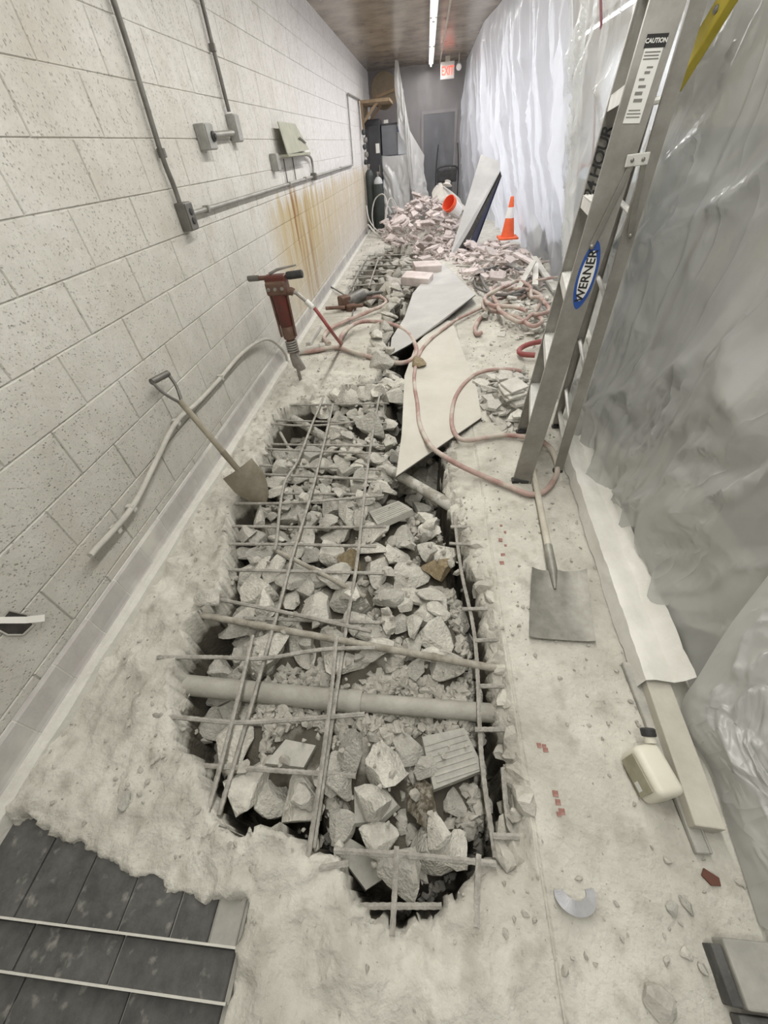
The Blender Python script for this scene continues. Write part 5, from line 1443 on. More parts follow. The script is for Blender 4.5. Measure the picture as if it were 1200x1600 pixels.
for p, r, rz, m, k, kind, lb, z in special:
    if kind == 'skip': continue
    x, y = p[0], p[1]
    if kind == 'chunk':
        v, f = ROCKS[k]
        me = mesh_from('rubble_chunk', v, f, m, True); sharp_by_angle(me, 0.30)
        o = bpy.data.objects.new('rubble_chunk', me); o.scale = (r, r, rz * 1.5)
    else:
        v, f = shard_data(300 + k)
        if kind == 'ribbed':
            v = np.array([[-1, -.8, -.16], [1, -.7, -.16], [.9, .8, -.16], [-.8, .9, -.16], [-1, -.8, .16], [1, -.7, .16], [.9, .8, .16], [-.8, .9, .16]]); f = [(3, 2, 1, 0), (4, 5, 6, 7), (0, 1, 5, 4), (1, 2, 6, 5), (2, 3, 7, 6), (3, 0, 4, 7)]
        me = mesh_from('rubble_slab', v, f, m)
        o = bpy.data.objects.new('rubble_slab', me); o.scale = (r, r, r)
        o.rotation_euler = (NRM.uniform(-0.35, 0.1), NRM.uniform(-0.3, 0.3), NRM.uniform(-0.6, 0.6))
        if kind == 'ribbed':
            for q in range(7):
                rb = MB().box((0, -0.62 + q * 0.2, 0.165), (1.65, 0.07, 0.05)).build('rib', m, o)
    o.location = (x, y, z)
    link(o); tag(o, lb, 'rubble')
    hm.put(x, y, z, r, rz)

GN = ['near the camera', 'around the drain pipe', 'in mid trench', 'below the shovel blade', 'at the far end by the jackhammer']
LBL = ['angular grey concrete chunk heaped in the nearest part of the open trench', 'broken grey concrete chunk heaped around the drain pipe in the trench', 'pale broken concrete chunk heaped in the middle of the trench',
       'rough concrete chunk heaped beneath the crowded rebars of the trench', 'concrete chunk heaped by the board and jackhammer end of the near trench']
sizes = sorted([NRM.triangular(0.045, 0.14, 0.065) for _ in range(270)], reverse=True)
RANK = ['largest', 'second largest', 'third largest', 'fourth largest', 'fifth largest', 'sixth largest', 'seventh largest', 'eighth largest', 'ninth largest', 'tenth largest', 'eleventh largest', 'twelfth largest', 'thirteenth largest', 'fourteenth largest', 'fifteenth largest', 'sixteenth largest', 'seventeenth largest', 'eighteenth largest', 'nineteenth largest', 'twentieth largest', 'twenty-first largest', 'twenty-second largest', 'twenty-third largest', 'twenty-fourth largest', 'twenty-fifth largest']
def relabel(items, cell, fmt):
    # items in the same small area are told apart by size
    cells = {}
    for it in items: cells.setdefault(cell(it[1], it[2]), []).append(it)
    for c, its in cells.items():
        its.sort(key=lambda q: -q[3])
        for k, it in enumerate(its):
            w = RANK[k] if k < len(RANK) else 'small'
            it[0]['label'] = fmt(w if len(its) > 1 else 'single', c)
TR = []
cnt = 0
for r in sizes:
    best = None
    for _ in range(14):
        x, y = NRM.uniform(-1.22, 0.28), NRM.uniform(0.0, 3.45)
        if ins(x, y, HOLE_NEAR) > -r * 0.75: continue
        sq_ = NRM.uniform(0.75, 1.15)
        rz = r * 0.55 * sq_
        z = hm.drop(x, y, r * 0.85, rz)
        if z is None: continue
        top = z + rz
        if top > cap(x, y): continue
        sc = top + NRM.uniform(0, 0.05)
        if best is None or sc < best[0]: best = (sc, x, y, z, rz, sq_)
    if best is None: continue
    _, x, y, z, rz, sq_ = best
    zi = min(4, int(y / 0.70))
    TR.append((place_chunk(RM['concrete'][NRM.randrange(14)], x, y, z, r, sq_, LBL[zi], 'rubble chunks ' + GN[zi]), x, y, r))
    hm.put(x, y, z, r * 0.85, rz)
    cnt += 1

BAR_Y = sorted([0.115, 0.28, 0.49, 0.72, 0.90, 1.13, 1.36, 1.50, 1.74, 2.03, 2.25, 2.62, 2.93])
BAYS = ['before the nearest cross rebar', 'past the first cross rebar', 'beside the thick drain pipe', 'under the thick drain pipe', 'below the stout slanting conduit', 'past the slanting conduit', 'near the short bent conduit', 'beyond the short bent conduit', 'level with the shovel blade', 'just past the shovel blade', 'short of the beige board corner', 'level with the beige board', 'near the dark left hole', 'at the jackhammer end']
def tcell(x, y):
    return (sum(y > b for b in BAR_Y), 'left side' if x < -0.72 else ('middle left' if x < -0.42 else ('middle right' if x < -0.1 else 'right side')))
relabel(TR, tcell, lambda w, c: w + ' concrete chunk in the trench ' + BAYS[c[0]] + ', ' + c[1])
RB = []
for k in range(20):
    t = k / 19
    x = -0.92 + 0.82 * t + NRM.uniform(-0.03, 0.03); y = float(np.interp(x, [-0.92, -0.6, -0.38, -0.1], [3.04, 3.20, 3.30, 3.34])) + NRM.uniform(-0.10, 0.05)
    r = NRM.uniform(0.08, 0.14)
    z = NRM.uniform(-0.10, -0.02)
    RB.append((place_chunk(RM['concrete'][NRM.randrange(14)], x, y, z, r, 1.0, 'x', 'rubble chunks at the far rim of the near trench'), x, y, r))
    hm.put(x, y, z, r, r * 0.55)
relabel(RB, lambda x, y: int((x + 1.0) / 0.25), lambda w, c: w + ' pale chunk on the far rim of the near trench, ' + ['left end', 'left of centre', 'right of centre', 'right end', 'right end'][c])
# row of chunks along the broken slab edge and in the far trench
hf = HMap(-1.4, 0.9, 3.2, 10.4, 0.03)
EG = []; FG = []
for k in range(26):
    t = k / 25
    y = 3.45 + 2.6 * t; x = -0.36 - 0.10 * math.sin(t * 3) + NRM.uniform(-0.10, 0.08) - 0.05 * t
    r = NRM.uniform(0.07, 0.15)
    z = max(hf.drop(x, y, r, r * 0.55) or 0, -0.03)
    if z + r * 0.5 > 0.22: continue
    EG.append((None, x, y, r)); EG[-1] = (place_chunk(RM['concrete'][NRM.randrange(14)], x, y, z, r, 1.0, 'pale concrete chunk lined up along the left edge of the grey hardboard', 'chunks beside the grey hardboard'), x, y, r)
    hf.put(x, y, z, r, r * 0.55)
nfar = 0
for _ in range(900):
    if nfar >= 92: break
    x, y = NRM.uniform(-1.15, 0.05), NRM.uniform(5.7, 9.5)
    if ins(x, y, HOLE_FAR) > -0.05: continue
    if x < -0.62 and y < 8.6 and NRM.random() < 0.8: continue
    r = NRM.triangular(0.06, 0.16, 0.09)
    z = hf.drop(x, y, r, r * 0.55)
    if z is None or z > 0.12: continue
    FG.append((place_chunk(RM['concrete_far'][NRM.randrange(14)], x, y, z, r, 1.0, 'dusty pale concrete chunk heaped in the far trench', 'rubble chunks in the far trench'), x, y, r))
    hf.put(x, y, z, r, r * 0.55); nfar += 1

relabel(EG, lambda x, y: int((y - 3.3) / 0.7), lambda w, c: w + ' concrete chunk along the grey hardboard edge, ' + ['nearest stretch', 'second stretch', 'third stretch', 'farthest stretch', 'farthest stretch'][c])
relabel(FG, lambda x, y: (int((y - 5.6) / 0.8), x < -0.5), lambda w, c: w + ' pale chunk in the far trench, ' + ORD[c[0]] + ' stretch, ' + ('wall side' if c[1] else 'board side'))
# loose lumps on the floor that show singly
for p, r, m, lb in [((-1.001, 0.198, 0.000), 0.030, 'concrete', 'small pale stone lying on the dusty floor left of the trench'), ((-1.144, 0.526, 0.000), 0.018, 'concrete', 'white chip lying on the left rim by the thick pipe end'), ((0.573, -0.094, 0.000), 0.055, 'concrete_fine', 'flat grey stone at the bottom edge right of the crescent scrap'),
                    ((0.671, 0.072, 0.000), 0.020, 'concrete_smooth', 'pointed chip lying between the crescent scrap and the red flake'), ((0.712, 0.081, 0.000), 0.022, 'concrete', 'rounded pebble lying left of the wet patch near the red flake'), ((0.670, -0.009, 0.000), 0.016, 'concrete', 'pebble lying left of the brick curb, upper of two'),
                    ((0.695, -0.030, 0.000), 0.018, 'concrete', 'pebble lying against the brick curb, lower of two'), ((0.521, 0.004, 0.000), 0.008, 'concrete', 'tiny white pebble below the crescent scrap'), ((0.795, 3.394, 0.000), 0.10, 'concrete', 'pale concrete chunk lying behind the hose bend near the ladder'),
                    ((-0.066, 3.610, 0.000), 0.11, 'brown_stone', 'brownish flat stone lying across the hose on the beige board'), ((0.677, 4.855, 0.000), 0.075, 'concrete_smooth', 'round grey stone lying right of the grey hardboard corner'), ((0.546, 1.365, 0.000), 0.0, '', '')]:
    if r == 0: continue
    v, f = ROCKS[int(p[0] * 91 + p[1] * 37) % 14]
    me = mesh_from('loose_stone', v, f, m, True); sharp_by_angle(me, 0.30)
    o = bpy.data.objects.new('loose_stone', me); flat = 0.6 if 'flat' in lb else 1.0
    o.scale = (r, r, r * flat); o.rotation_euler = (0, 0, p[0] * 20)
    o.location = (p[0], p[1], max(hz(p[0], p[1]), 0) + r * 0.35 * flat + (0.035 if 'board' in lb else 0)); link(o); tag(o, lb, 'stone')

# crumbs nobody could count
def crumbs(name, pts, sizes, m, label, variants=8, flat=0.7, shard=False):
    base = [rock_data(500 + s, 1, (1, 0.8, flat), 0.0) if not shard else shard_data(600 + s) for s in range(variants)]
    V = []; F = []; n0 = 0
    for i, (p, s) in enumerate(zip(pts, sizes)):
        v, f = base[i % variants]
        M = np.array(Euler((NRM.uniform(-0.8, 0.8), NRM.uniform(-0.8, 0.8), NRM.uniform(0, 6.28))).to_matrix())
        V.append(v @ M.T * s + np.array(p)); F += [tuple(q + n0 for q in ff) for ff in f]; n0 += len(v)
    me = mesh_from(name, np.concatenate(V).tolist(), F, m)
    o = link(bpy.data.objects.new(name, me))
    return tag(o, label, 'rubble', kind='stuff')
# gravel between the chunks
N_ = 40000
px = RNG.uniform(-1.22, 0.30, N_); py = RNG.uniform(0.0, 3.4, N_)
inside = sdf(px, py, HOLE_NEAR) < -0.02
px, py = px[inside], py[inside]
pz = hm.at(px, py)
ix_ = np.clip(((px - hm.x[0]) / hm.c).astype(int), 0, len(hm.x) - 1); jx_ = np.clip(((py - hm.y[0]) / hm.c).astype(int), 0, len(hm.y) - 1)
keep = (pz - hm.h0[jx_, ix_] < 0.012) | (RNG.uniform(0, 1, len(pz)) < 0.012)
keep &= pz < -0.03
void = ((px < -0.82) & (py > 0.3) & (py < 0.9)) | ((px > -0.2) & (py > 1.9)) | ((px < -0.85) & (py > 2.5))
keep &= ~(void & (RNG.uniform(0, 1, len(px)) < 0.6))
px, py, pz = px[keep][:5200], py[keep][:5200], pz[keep][:5200]
ss = 0.010 + 0.034 * RNG.uniform(0, 1, len(px)) ** 1.8
crumbs('gravel', np.c_[px, py, pz + ss * 0.3].tolist(), ss, 'concrete_fine', 'loose grey gravel filling the gaps between chunks in the trench')
# crumbs over the dusty floor, thicker along the rims
N_ = 20000
px = RNG.uniform(-1.40, 0.92, N_); py = RNG.uniform(-0.22, 4.2, N_) 
d = sdf(px, py, HOLE_NEAR); ds = sdf(px, py, STEP_LOW)
pr = np.where(px < 0.3, np.exp(-np.clip(d, 0, 9) / 0.20) * 0.55 + 0.14, 0.22 + 0.35 * np.exp(-np.abs(px - 0.78) / 0.08)) * (0.25 + 1.5 * np.clip(fbm(px * 3, py * 3, 77, 3) + 0.2, 0, 1))
keep = (d > 0.01) & (ds > 0.02) & (RNG.uniform(0, 1, N_) < pr)
keep &= ~((px > -0.2) & (px < 0.42) & (py > 2.0))
px, py = px[keep], py[keep]
pz = floor_h(px, py)
ss = 0.003 + 0.016 * RNG.uniform(0, 1, len(px)) ** 3.0
crumbs('floor_crumbs', np.c_[px, py, pz + ss * 0.25].tolist(), ss, 'concrete_fine', 'fine concrete crumbs strewn over the dusty floor', flat=0.6)

N_ = 5000
px = RNG.uniform(-1.35, 1.7, N_); py = RNG.uniform(3.3, 10.5, N_)
keep = (np.minimum(sdf(px, py, HOLE_NEAR), np.minimum(sdf(px, py, HOLE_MID), sdf(px, py, HOLE_FAR) + 0.05)) > 0.0) & (RNG.uniform(0, 1, N_) < 0.15 + 0.9 * np.clip(fbm(px * 1.5, py * 1.5, 88, 3), 0, 1))
keep &= ~((px > -0.3) & (px < 0.7) & (py < 8.0)) | ((px > 0.45) & (py < 5.5)) & (px < 1.0)
px, py = px[keep], py[keep]
ss = 0.006 + 0.030 * RNG.uniform(0, 1, len(px)) ** 3.0
crumbs('slab_crumbs', np.c_[px, py, floor_h(px, py) + ss * 0.25].tolist(), ss, 'concrete_far', 'broken crumbs strewn over the slab beyond the near trench', flat=0.6)

# ------------------------------------------------------------------ heaps of broken tile
def heap(fn, xr, yr, c):
    H = HMap(xr[0], xr[1], yr[0], yr[1], c)
    H.h = np.maximum(H.h, fn(H.X, H.Y))
    return H
def mound(cx, cy, rx, ry, h):
    return lambda x, y: h * np.clip(1 - np.sqrt(((x - cx) / rx) ** 2 + ((y - cy) / ry) ** 2), 0, 1) ** 0.8 - 0.02
def place_shard(m, x, y, z, r, label, group, tilt=0.5):
    o = bpy.data.objects.new('tile_shard', SM[m][NRM.randrange(10)])
    o.location = (x, y, z); o.scale = (r, r, r)
    o.rotation_euler = (NRM.uniform(-tilt, tilt), NRM.uniform(-tilt, tilt), NRM.uniform(0, 6.28))
    link(o); tag(o, label, 'tile shard', group)
    return o
def fill_heap(H, n, xr, yr, rr, m, label, group, fn, thr, tilt=0.5, embed=0.4, ny=4, what='tile piece'):
    k = 0; tries = 0; got = []
    while k < n and tries < n * 30:
        tries += 1
        x, y = NRM.uniform(*xr), NRM.uniform(*yr)
        if float(fn(np.array([x]), np.array([y]))[0]) < thr: continue
        r = NRM.triangular(*rr)
        z = H.drop(x, y, r, r * 0.30, embed)
        if z is None: continue
        got.append((place_shard(m, x, y, z, r, label, group, tilt), x, y, r))
        H.put(x, y, z, r, r * 0.28); k += 1
    rows_n = {3: ['near part', 'middle part', 'far part'], 6: ['nearest edge', 'lower front', 'upper front', 'crown', 'upper back', 'far edge']}[ny]
    relabel(got, lambda x, y: (min(ny - 1, int((y - yr[0]) / (yr[1] - yr[0]) * ny)), min(2, int((x - xr[0]) / (xr[1] - xr[0]) * 3))),
            lambda w, c: w + ' ' + what + ', ' + rows_n[c[0]] + ', ' + ['left', 'centre', 'right'][c[1]])
def core(fn, xr, yr, n, m, label, srange=(0.03, 0.08)):
    xs = RNG.uniform(*xr, n * 6); yy = RNG.uniform(*yr, n * 6); hh = fn(xs, yy)
    k = hh > 0.0
    xs, yy, hh = xs[k][:n], yy[k][:n], hh[k][:n]
    z = hh * RNG.uniform(0.1, 1.0, len(hh)) ** 0.5
    crumbs('rubble_core', np.c_[xs, yy, z].tolist(), RNG.uniform(*srange, len(xs)), m, label, shard=True)
A = mound(-0.15, 11.6, 0.95, 2.3, 0.62); B = mound(0.25, 9.2, 0.62, 1.5, 0.16)
f1 = lambda x, y: np.maximum(A(x, y), B(x, y))
core(f1, (-1.1, 0.9), (8.0, 13.6), 900, 'pink_shard', 'small broken bits inside the pinkish rubble heap')
H1 = heap(f1, (-1.3, 1.1), (7.4, 14.0), 0.03)
fill_heap(H1, 150, (-1.1, 0.85), (8.1, 13.2), (0.07, 0.20, 0.12), 'pink_shard', 'pinkish broken tile slab in the big heap before the ice machine', 'broken slabs of the far heap', f1, 0.0, 0.6, ny=6, what='pinkish slab in the far heap')
C_ = mound(1.15, 7.3, 0.70, 1.8, 0.24)
core(C_, (0.5, 1.85), (5.4, 9.1), 350, 'pink_shard', 'small broken bits under the tile heap by the cone')
H2 = heap(C_, (0.4, 1.9), (5.0, 9.4), 0.03)
fill_heap(H2, 62, (0.55, 1.75), (5.7, 8.9), (0.07, 0.17, 0.11), 'pink_shard', 'broken pale tile piece in the heap below the orange cone', 'broken tiles below the cone', C_, -0.01, 0.35, ny=6, what='pale tile in the heap below the cone')
D_ = mound(1.15, 4.9, 0.45, 1.1, 0.10)
core(D_, (0.7, 1.6), (3.8, 6.0), 200, 'grey_shard', 'small grey bits strewn under the tangled hose', (0.02, 0.06))
E_ = mound(0.66, 2.90, 0.30, 0.60, 0.12)
core(E_, (0.4, 0.95), (2.4, 3.5), 140, 'grey_shard', 'small grey bits under the tile stack by the ladder foot', (0.02, 0.05))
H3 = heap(E_, (0.3, 1.0), (2.2, 3.7), 0.02)
fill_heap(H3, 22, (0.44, 0.86), (2.5, 3.4), (0.05, 0.10, 0.08), 'grey_shard', 'square grey tile piece piled beside the ladder foot', 'tile pieces by the ladder foot', E_, 0.0, 0.4, ny=3, what='grey tile piece piled by the ladder foot')
H4 = heap(D_, (0.6, 1.7), (3.6, 6.3), 0.03)
fill_heap(H4, 20, (0.75, 1.5), (4.0, 5.9), (0.06, 0.13, 0.09), 'grey_shard', 'grey tile piece lying among the tangled hose loops', 'tile pieces among the hose', D_, -0.01, 0.3, ny=3, what='grey tile piece among the tangled hose')
# stack of whole tiles
for k, (dx, dy, rz) in enumerate([(0, 0, 0.3), (0.01, -0.01, 0.42), (-0.01, 0.005, 0.22), (0.012, 0.01, 0.5)]):
    p = (0.643, 2.777, 0.000)
    o = MB().box((0, 0, 0), (0.15, 0.15, 0.017)).build('floor_tile_piece', 'grey_shard', bevel=0.003, seg=1)
    o.location = (p[0] + dx, p[1] + dy, 0.135 + 0.020 * k); o.rotation_euler = (0.12, -0.08, rz)
    tag(o, 'square grey tile in the neat stack by the ladder foot, ' + ['bottom', 'second', 'third', 'top'][k] + ' of four', 'tile', 'stacked square tiles')
# tile bricks near the far trench
for p, rz, lb in (((0.011, 7.119, 0.100), 0.2, 'upper'), ((-0.130, 6.531, 0.080), -0.3, 'lower')):
    o = MB().box((0, 0, 0), (0.42, 0.26, 0.12)).build('tile_brick', 'pink_shard', bevel=0.008, seg=1)
    o.location = p; o.rotation_euler = (0.1, 0.05, rz)
    tag(o, 'pinkish brick lying beside the top of the grey hardboard, ' + lb + ' of two', 'brick')
# battens
def batten(a, b, w, t, m, label):
    a, b = Vector(a), Vector(b); e = (b - a).normalized()
    s = e.cross(Vector((0, 0, 1))).normalized(); u = s.cross(e)
    o = MB().box((0, 0, 0), (w, (b - a).length, t)).build('timber_batten', m, bevel=0.003, seg=1)
    o.location = (a + b) / 2; o.rotation_euler = Matrix((s, e, u)).transposed().to_euler()
    return tag(o, label, 'timber')
batten((1.172, 5.643, 0.100), (1.418, 6.135, 0.300), 0.07, 0.03, 'grey_shard', 'pale batten slanting up left of the ladder, left of three')
batten((1.384, 5.697, 0.120), (1.482, 6.275, 0.240), 0.07, 0.03, 'grey_shard', 'pale batten standing among the rubble, middle of three')
batten((1.618, 5.549, 0.080), (1.554, 6.764, 0.220), 0.08, 0.03, 'grey_shard', 'pale batten slanting down to the ladder rail, right of three')
batten((1.345, 7.095, 0.220), (1.510, 6.471, 0.200), 0.09, 0.03, 'pink_shard', 'pinkish batten lying at the foot of the cone')
batten((0.903, 2.107, 0.020), (0.930, 2.528, 0.131), 0.03, 0.012, 'plastic_hem', 'thin pale lath standing behind the ladder foot')
batten((0.990, 2.674, 0.651), (0.960, 2.362, 0.612), 0.03, 0.02, 'plastic_hem', 'short white strip caught in the sheet behind the ladder')
batten((-1.274, 4.234, 0.030), (-1.268, 4.800, 0.030), 0.05, 0.04, 'conduit_dusty', 'short dusty stick lying on the slab by the hose loop')

# ------------------------------------------------------------------ things at the near right
a, b = Vector((0.791, 0.756, 0.020)), Vector((0.800, 0.191, 0.020))
e = (b - a).normalized()
o = MB().add([], []).box((0, 0, 0.0), (0.040, (b - a).length, 0.020)).box((-0.017, 0, 0.012), (0.006, (b - a).length, 0.012)).build('steel_bar', 'bar_dusty', bevel=0.003, seg=1)
o.location = (a + b) / 2 + Vector((0, 0, -0.004)); o.rotation_euler = (0, 0, math.atan2(-e.x, e.y))
tag(o, 'dusty steel bar lying on the floor beside the sill timber', 'bar')
jg = empty('plastic_jug', (0.715, 0.375, 0.0), (0, 0, 0.22))
tag(jg, 'white plastic jug with a black cap lying beside the sill timber', 'jug')
MB().box((0, 0, 0.058), (0.088, 0.140, 0.112), (0.0, 0.10, 0)).build('body', 'jug_white', jg, bevel=0.020, seg=4, smooth=True)
MB().box((-0.0485, 0.0, 0.062), (0.004, 0.104, 0.076), (0.0, 0.10, 0)).build('label_panel', 'jug_label', jg, bevel=0.004)
MB().box((-0.0515, -0.026, 0.043), (0.003, 0.026, 0.020), (0.0, 0.10, 0)).build('label_mark', 'sticker_white', jg)
MB().lathe([(0.017, 0), (0.017, 0.03)], (0.028, 0.070, 0.10), (0.15, 0.9, 0.4), 16).build('neck', 'jug_white', jg, smooth=True)
MB().lathe([(0.021, 0), (0.022, 0.003), (0.022, 0.020), (0.019, 0.023)], (0.0305, 0.086, 0.108), (0.15, 0.9, 0.4), 18).build('cap', 'black_plastic', jg, smooth=True)
# crescent of sheet-metal scrap
cp = Vector((0.419, 0.087, 0.012)); n = 22; V = []
for i in range(n + 1):
    t = i / n; a_ = math.pi * (1.02 + 1.05 * t)
    w = 0.036 * (0.55 + 0.45 * math.sin(math.pi * min(1, t * 1.2)))
    for rr in (0.036 - w * 0.2, 0.036 + w):
        V.append((rr * math.cos(a_) * 1.0, rr * math.sin(a_) * 0.72, 0.010 + 0.010 * math.sin(t * 5)))
nV = len(V); V += [(x, y, z - 0.0025) for x, y, z in V]
F = []
for i in range(n):
    a_ = 2 * i; F += [(a_, a_ + 1, a_ + 3, a_ + 2), (nV + a_, nV + a_ + 2, nV + a_ + 3, nV + a_ + 1), (a_, a_ + 2, nV + a_ + 2, nV + a_), (a_ + 1, nV + a_ + 1, nV + a_ + 3, a_ + 3)]
F += [(0, nV, nV + 1, 1), (2 * n, 2 * n + 1, nV + 2 * n + 1, nV + 2 * n)]
o = MB().add(V, F).build('metal_scrap', 'scrap_blue'); o.location = cp; tag(o, 'blue-grey crescent of metal scrap lying by the saw joint', 'scrap')
v, f = shard_data(309); me = mesh_from('rust_flake', v * np.array([1, 1, 0.6]), f, 'rust_red')
o = bpy.data.objects.new('rust_flake', me); o.location = (0.802, 0.142, 0.008); o.scale = (0.022, 0.034, 0.03); o.rotation_euler = (0, 0, 0.5); link(o); tag(o, 'rust-red flake lying at the end of the steel bar', 'scrap')
cb = empty('brick_curb', (0.80, -0.03, 0)); tag(cb, 'dusty brick curb in the bottom right corner', 'curb')
MB().box((0.02, 0.0, 0.03), (0.15, 0.115, 0.06)).build('brick', 'tile_mid', cb, bevel=0.005)
MB().box((-0.070, -0.005, 0.024), (0.024, 0.10, 0.048)).build('end_tile', 'tile_dark', cb, bevel=0.003)
MB().box((0.01, -0.115, 0.022), (0.17, 0.10, 0.044)).build('brick', 'tile_dark', cb, bevel=0.005)
MB().box((0.14, 0.0, 0.022), (0.08, 0.12, 0.044)).build('brick', 'tile_dark', cb, bevel=0.005)

# ------------------------------------------------------------------ far end of the corridor
cn = empty('traffic_cone', (1.46, 8.65, 0.17)); tag(cn, 'orange traffic cone with a white collar standing on the tile heap', 'cone')
MB().box((0, 0, 0.015), (0.34, 0.34, 0.03)).build('base', 'cone_orange', cn, bevel=0.008)
def crad(z): return 0.115 - (0.115 - 0.028) * z / 0.56
MB().lathe([(crad(0), 0.03), (crad(0.27), 0.30)], n=20).build('lower_cone', 'cone_orange', cn, smooth=True)
MB().lathe([(crad(0.27) + 0.002, 0.30), (crad(0.42) + 0.002, 0.45)], n=20).build('collar', 'cone_white', cn, smooth=True)
MB().lathe([(crad(0.42), 0.45), (crad(0.56), 0.59), (0.02, 0.595)], n=20).build('tip', 'cone_orange', cn, smooth=True)

ex = empty('exit_sign', (0.442, 13.000, 2.645)); tag(ex, 'lit red EXIT sign hanging under the ceiling', 'exit sign')
MB().box((0, 0, 0), (0.30, 0.05, 0.26)).build('housing', 'exit_white', ex, bevel=0.006)
MB().box((0, -0.027, -0.01), (0.26, 0.006, 0.20)).build('face', 'exit_white', ex)
text_mesh('lettering', 'EXIT', 0.185, 'exit_red', ex, plate_mat(Vector((0, -0.032, -0.012)), Vector((0.72, 0, 0)), Vector((0, 0, 1))), extrude=0.002, offset=0.004)
MB().box((0, 0, 0.16), (0.10, 0.04, 0.10)).build('mount', 'ceiling_trim', ex)
el = empty('emergency_lamp', (0.690, 13.000, 2.682)); tag(el, 'small round emergency lamp right of the exit sign', 'lamp')
MB().lathe([(0.045, -0.05), (0.06, -0.02), (0.055, 0.02), (0.02, 0.05)], (0, 0, 0), (0, 1, 0.2), 16).build('head', 'cone_white', el, smooth=True)
MB().tube([(0, 0.02, 0.03), (0, 0.02, 0.28)], 0.012, 8).build('stem', 'ceiling_trim', el, smooth=True)

im = empty('ice_machine', (-0.77, 12.9, 0)); tag(im, 'grey and white upright ice machine half covered in plastic', 'ice machine')
MB().box((0, 0.36, 0.67), (0.64, 0.70, 1.34)).build('bin', 'ice_white', im, bevel=0.012)
MB().box((-0.13, 0.36, 1.62), (0.38, 0.66, 0.54)).build('head_side', 'ice_grey', im, bevel=0.01)
MB().box((0.19, 0.36, 1.62), (0.25, 0.67, 0.54)).build('head_panel', 'ice_white', im, bevel=0.01)
MB().box((0.12, 0.02, 1.80), (0.09, 0.01, 0.10)).build('badge', 'sticker_blue', im)
MB().box((0, 0.36, 1.90), (0.66, 0.68, 0.03)).build('lid', 'ice_black', im, bevel=0.005)
MB().box((-0.20, 0.10, 1.945), (0.10, 0.05, 0.06)).build('tag_card', 'paper_white', im)
cbn = empty('dark_cabinet', (-1.28, 12.75, 0)); tag(cbn, 'tall black cabinet between the block wall and the ice machine', 'cabinet')
MB().box((0, 0.4, 1.0), (0.34, 0.75, 2.0)).build('body', 'ice_black', cbn, bevel=0.01)
MB().box((0.02, 0.02, 1.0), (0.26, 0.02, 1.8)).build('door', 'ice_black', cbn, bevel=0.006)
MB().box((0.10, 0.0, 1.50), (0.09, 0.01, 0.17)).build('paper_tag', 'paper_white', cbn)
MB().box((0.12, -0.004, 1.1), (0.02, 0.03, 0.2)).build('handle', 'jack_steel', cbn, bevel=0.004)
sf = empty('wall_shelf', (-1.45, 11.9, 2.24)); tag(sf, 'brown wooden shelf on braces high on the far wall', 'shelf')
MB().box((0.33, 0.55, 0.0), (0.66, 1.25, 0.05)).build('board', 'timber_brown', sf, bevel=0.004)
for dy in (-0.02, 0.9):
    MB().box((0.05, dy, -0.25), (0.07, 0.04, 0.48)).build('upright', 'timber_brown', sf)
    MB().box((0.22, dy, -0.18), (0.05, 0.035, 0.50), (0, 0.85, 0)).build('brace', 'timber_brown', sf)
rd = empty('round_board', (-0.98, 13.0, 2.44)); tag(rd, 'round tan board standing on the shelf in the dark corner', 'board')
MB().lathe([(0.30, 0), (0.31, 0.01), (0.31, 0.03), (0.30, 0.04)], (0, 0, 0), (0.1, -1, 0.12), 32).build('disc', 'drum_tan', rd)
MB().box((0.03, -0.06, -0.04), (0.46, 0.03, 0.05), (0, -0.2, 0)).build('batten', 'timber_brown', rd)
for x, y, r_, h, lb, cm in ((-1.13, 11.85, 0.105, 1.02, 'dark gas cylinder with a pale shoulder beside the ice machine', 'tank_white'), (-1.34, 11.95, 0.095, 1.16, 'dark gas cylinder standing closest to the block wall', 'tank_green')):
    t = empty('gas_cylinder', (x, y, 0)); tag(t, lb, 'gas cylinder')
    MB().lathe([(r_ * 0.9, 0), (r_, 0.02), (r_, h - 0.12)], n=20).build('body', 'tank_green', t, smooth=True)
    MB().lathe([(r_, h - 0.12), (r_ * 0.9, h - 0.06), (r_ * 0.5, h - 0.01), (r_ * 0.3, h)], n=20).build('shoulder', cm, t, smooth=True)
    MB().lathe([(0.018, h), (0.018, h + 0.05), (0.035, h + 0.055), (0.035, h + 0.09)], n=12).build('valve', 'jack_steel', t, smooth=True)
rg = empty('gas_regulator', (-1.40, 11.75, 1.30)); tag(rg, 'cluster of dark regulators and valves hung on the far wall', 'regulator')
for k in range(5):
    MB().lathe([(0.03, 0), (0.045, 0.01), (0.045, 0.05), (0.02, 0.06)], (0.03 * (k % 2), 0.0, 0.12 * k), (1, -0.6, 0.2 * (k % 3 - 1)), 12).build('gauge', 'jack_steel' if k % 2 else 'black_plastic', rg, smooth=True)
MB().tube([(0, 0, -0.05), (0.02, 0, 0.25), (-0.01, 0, 0.6), (-0.02, 0.02, 0.95)], 0.014, 8).build('feed_pipe', 'cable_white', rg, smooth=True)
hose('cable', [(-1.25, 11.4, 0.02), (-1.30, 11.6, 0.35), (-1.22, 11.7, 0.62), (-1.02, 11.6, 0.72), (-0.92, 11.5, 0.55), (-0.95, 11.3, 0.2), (-0.85, 11.1, 0.05)], 0.013, 'cable_white', 'pale cable arching up in front of the gas cylinders', cat='cable')
hose('cable', [(-1.40, 11.4, 0.55), (-1.33, 11.2, 0.30), (-1.15, 11.0, 0.12), (-0.95, 10.9, 0.06), (-0.8, 11.0, 0.03)], 0.014, 'cable_white', 'pale cable sagging from the wall down to the rubble', cat='cable')
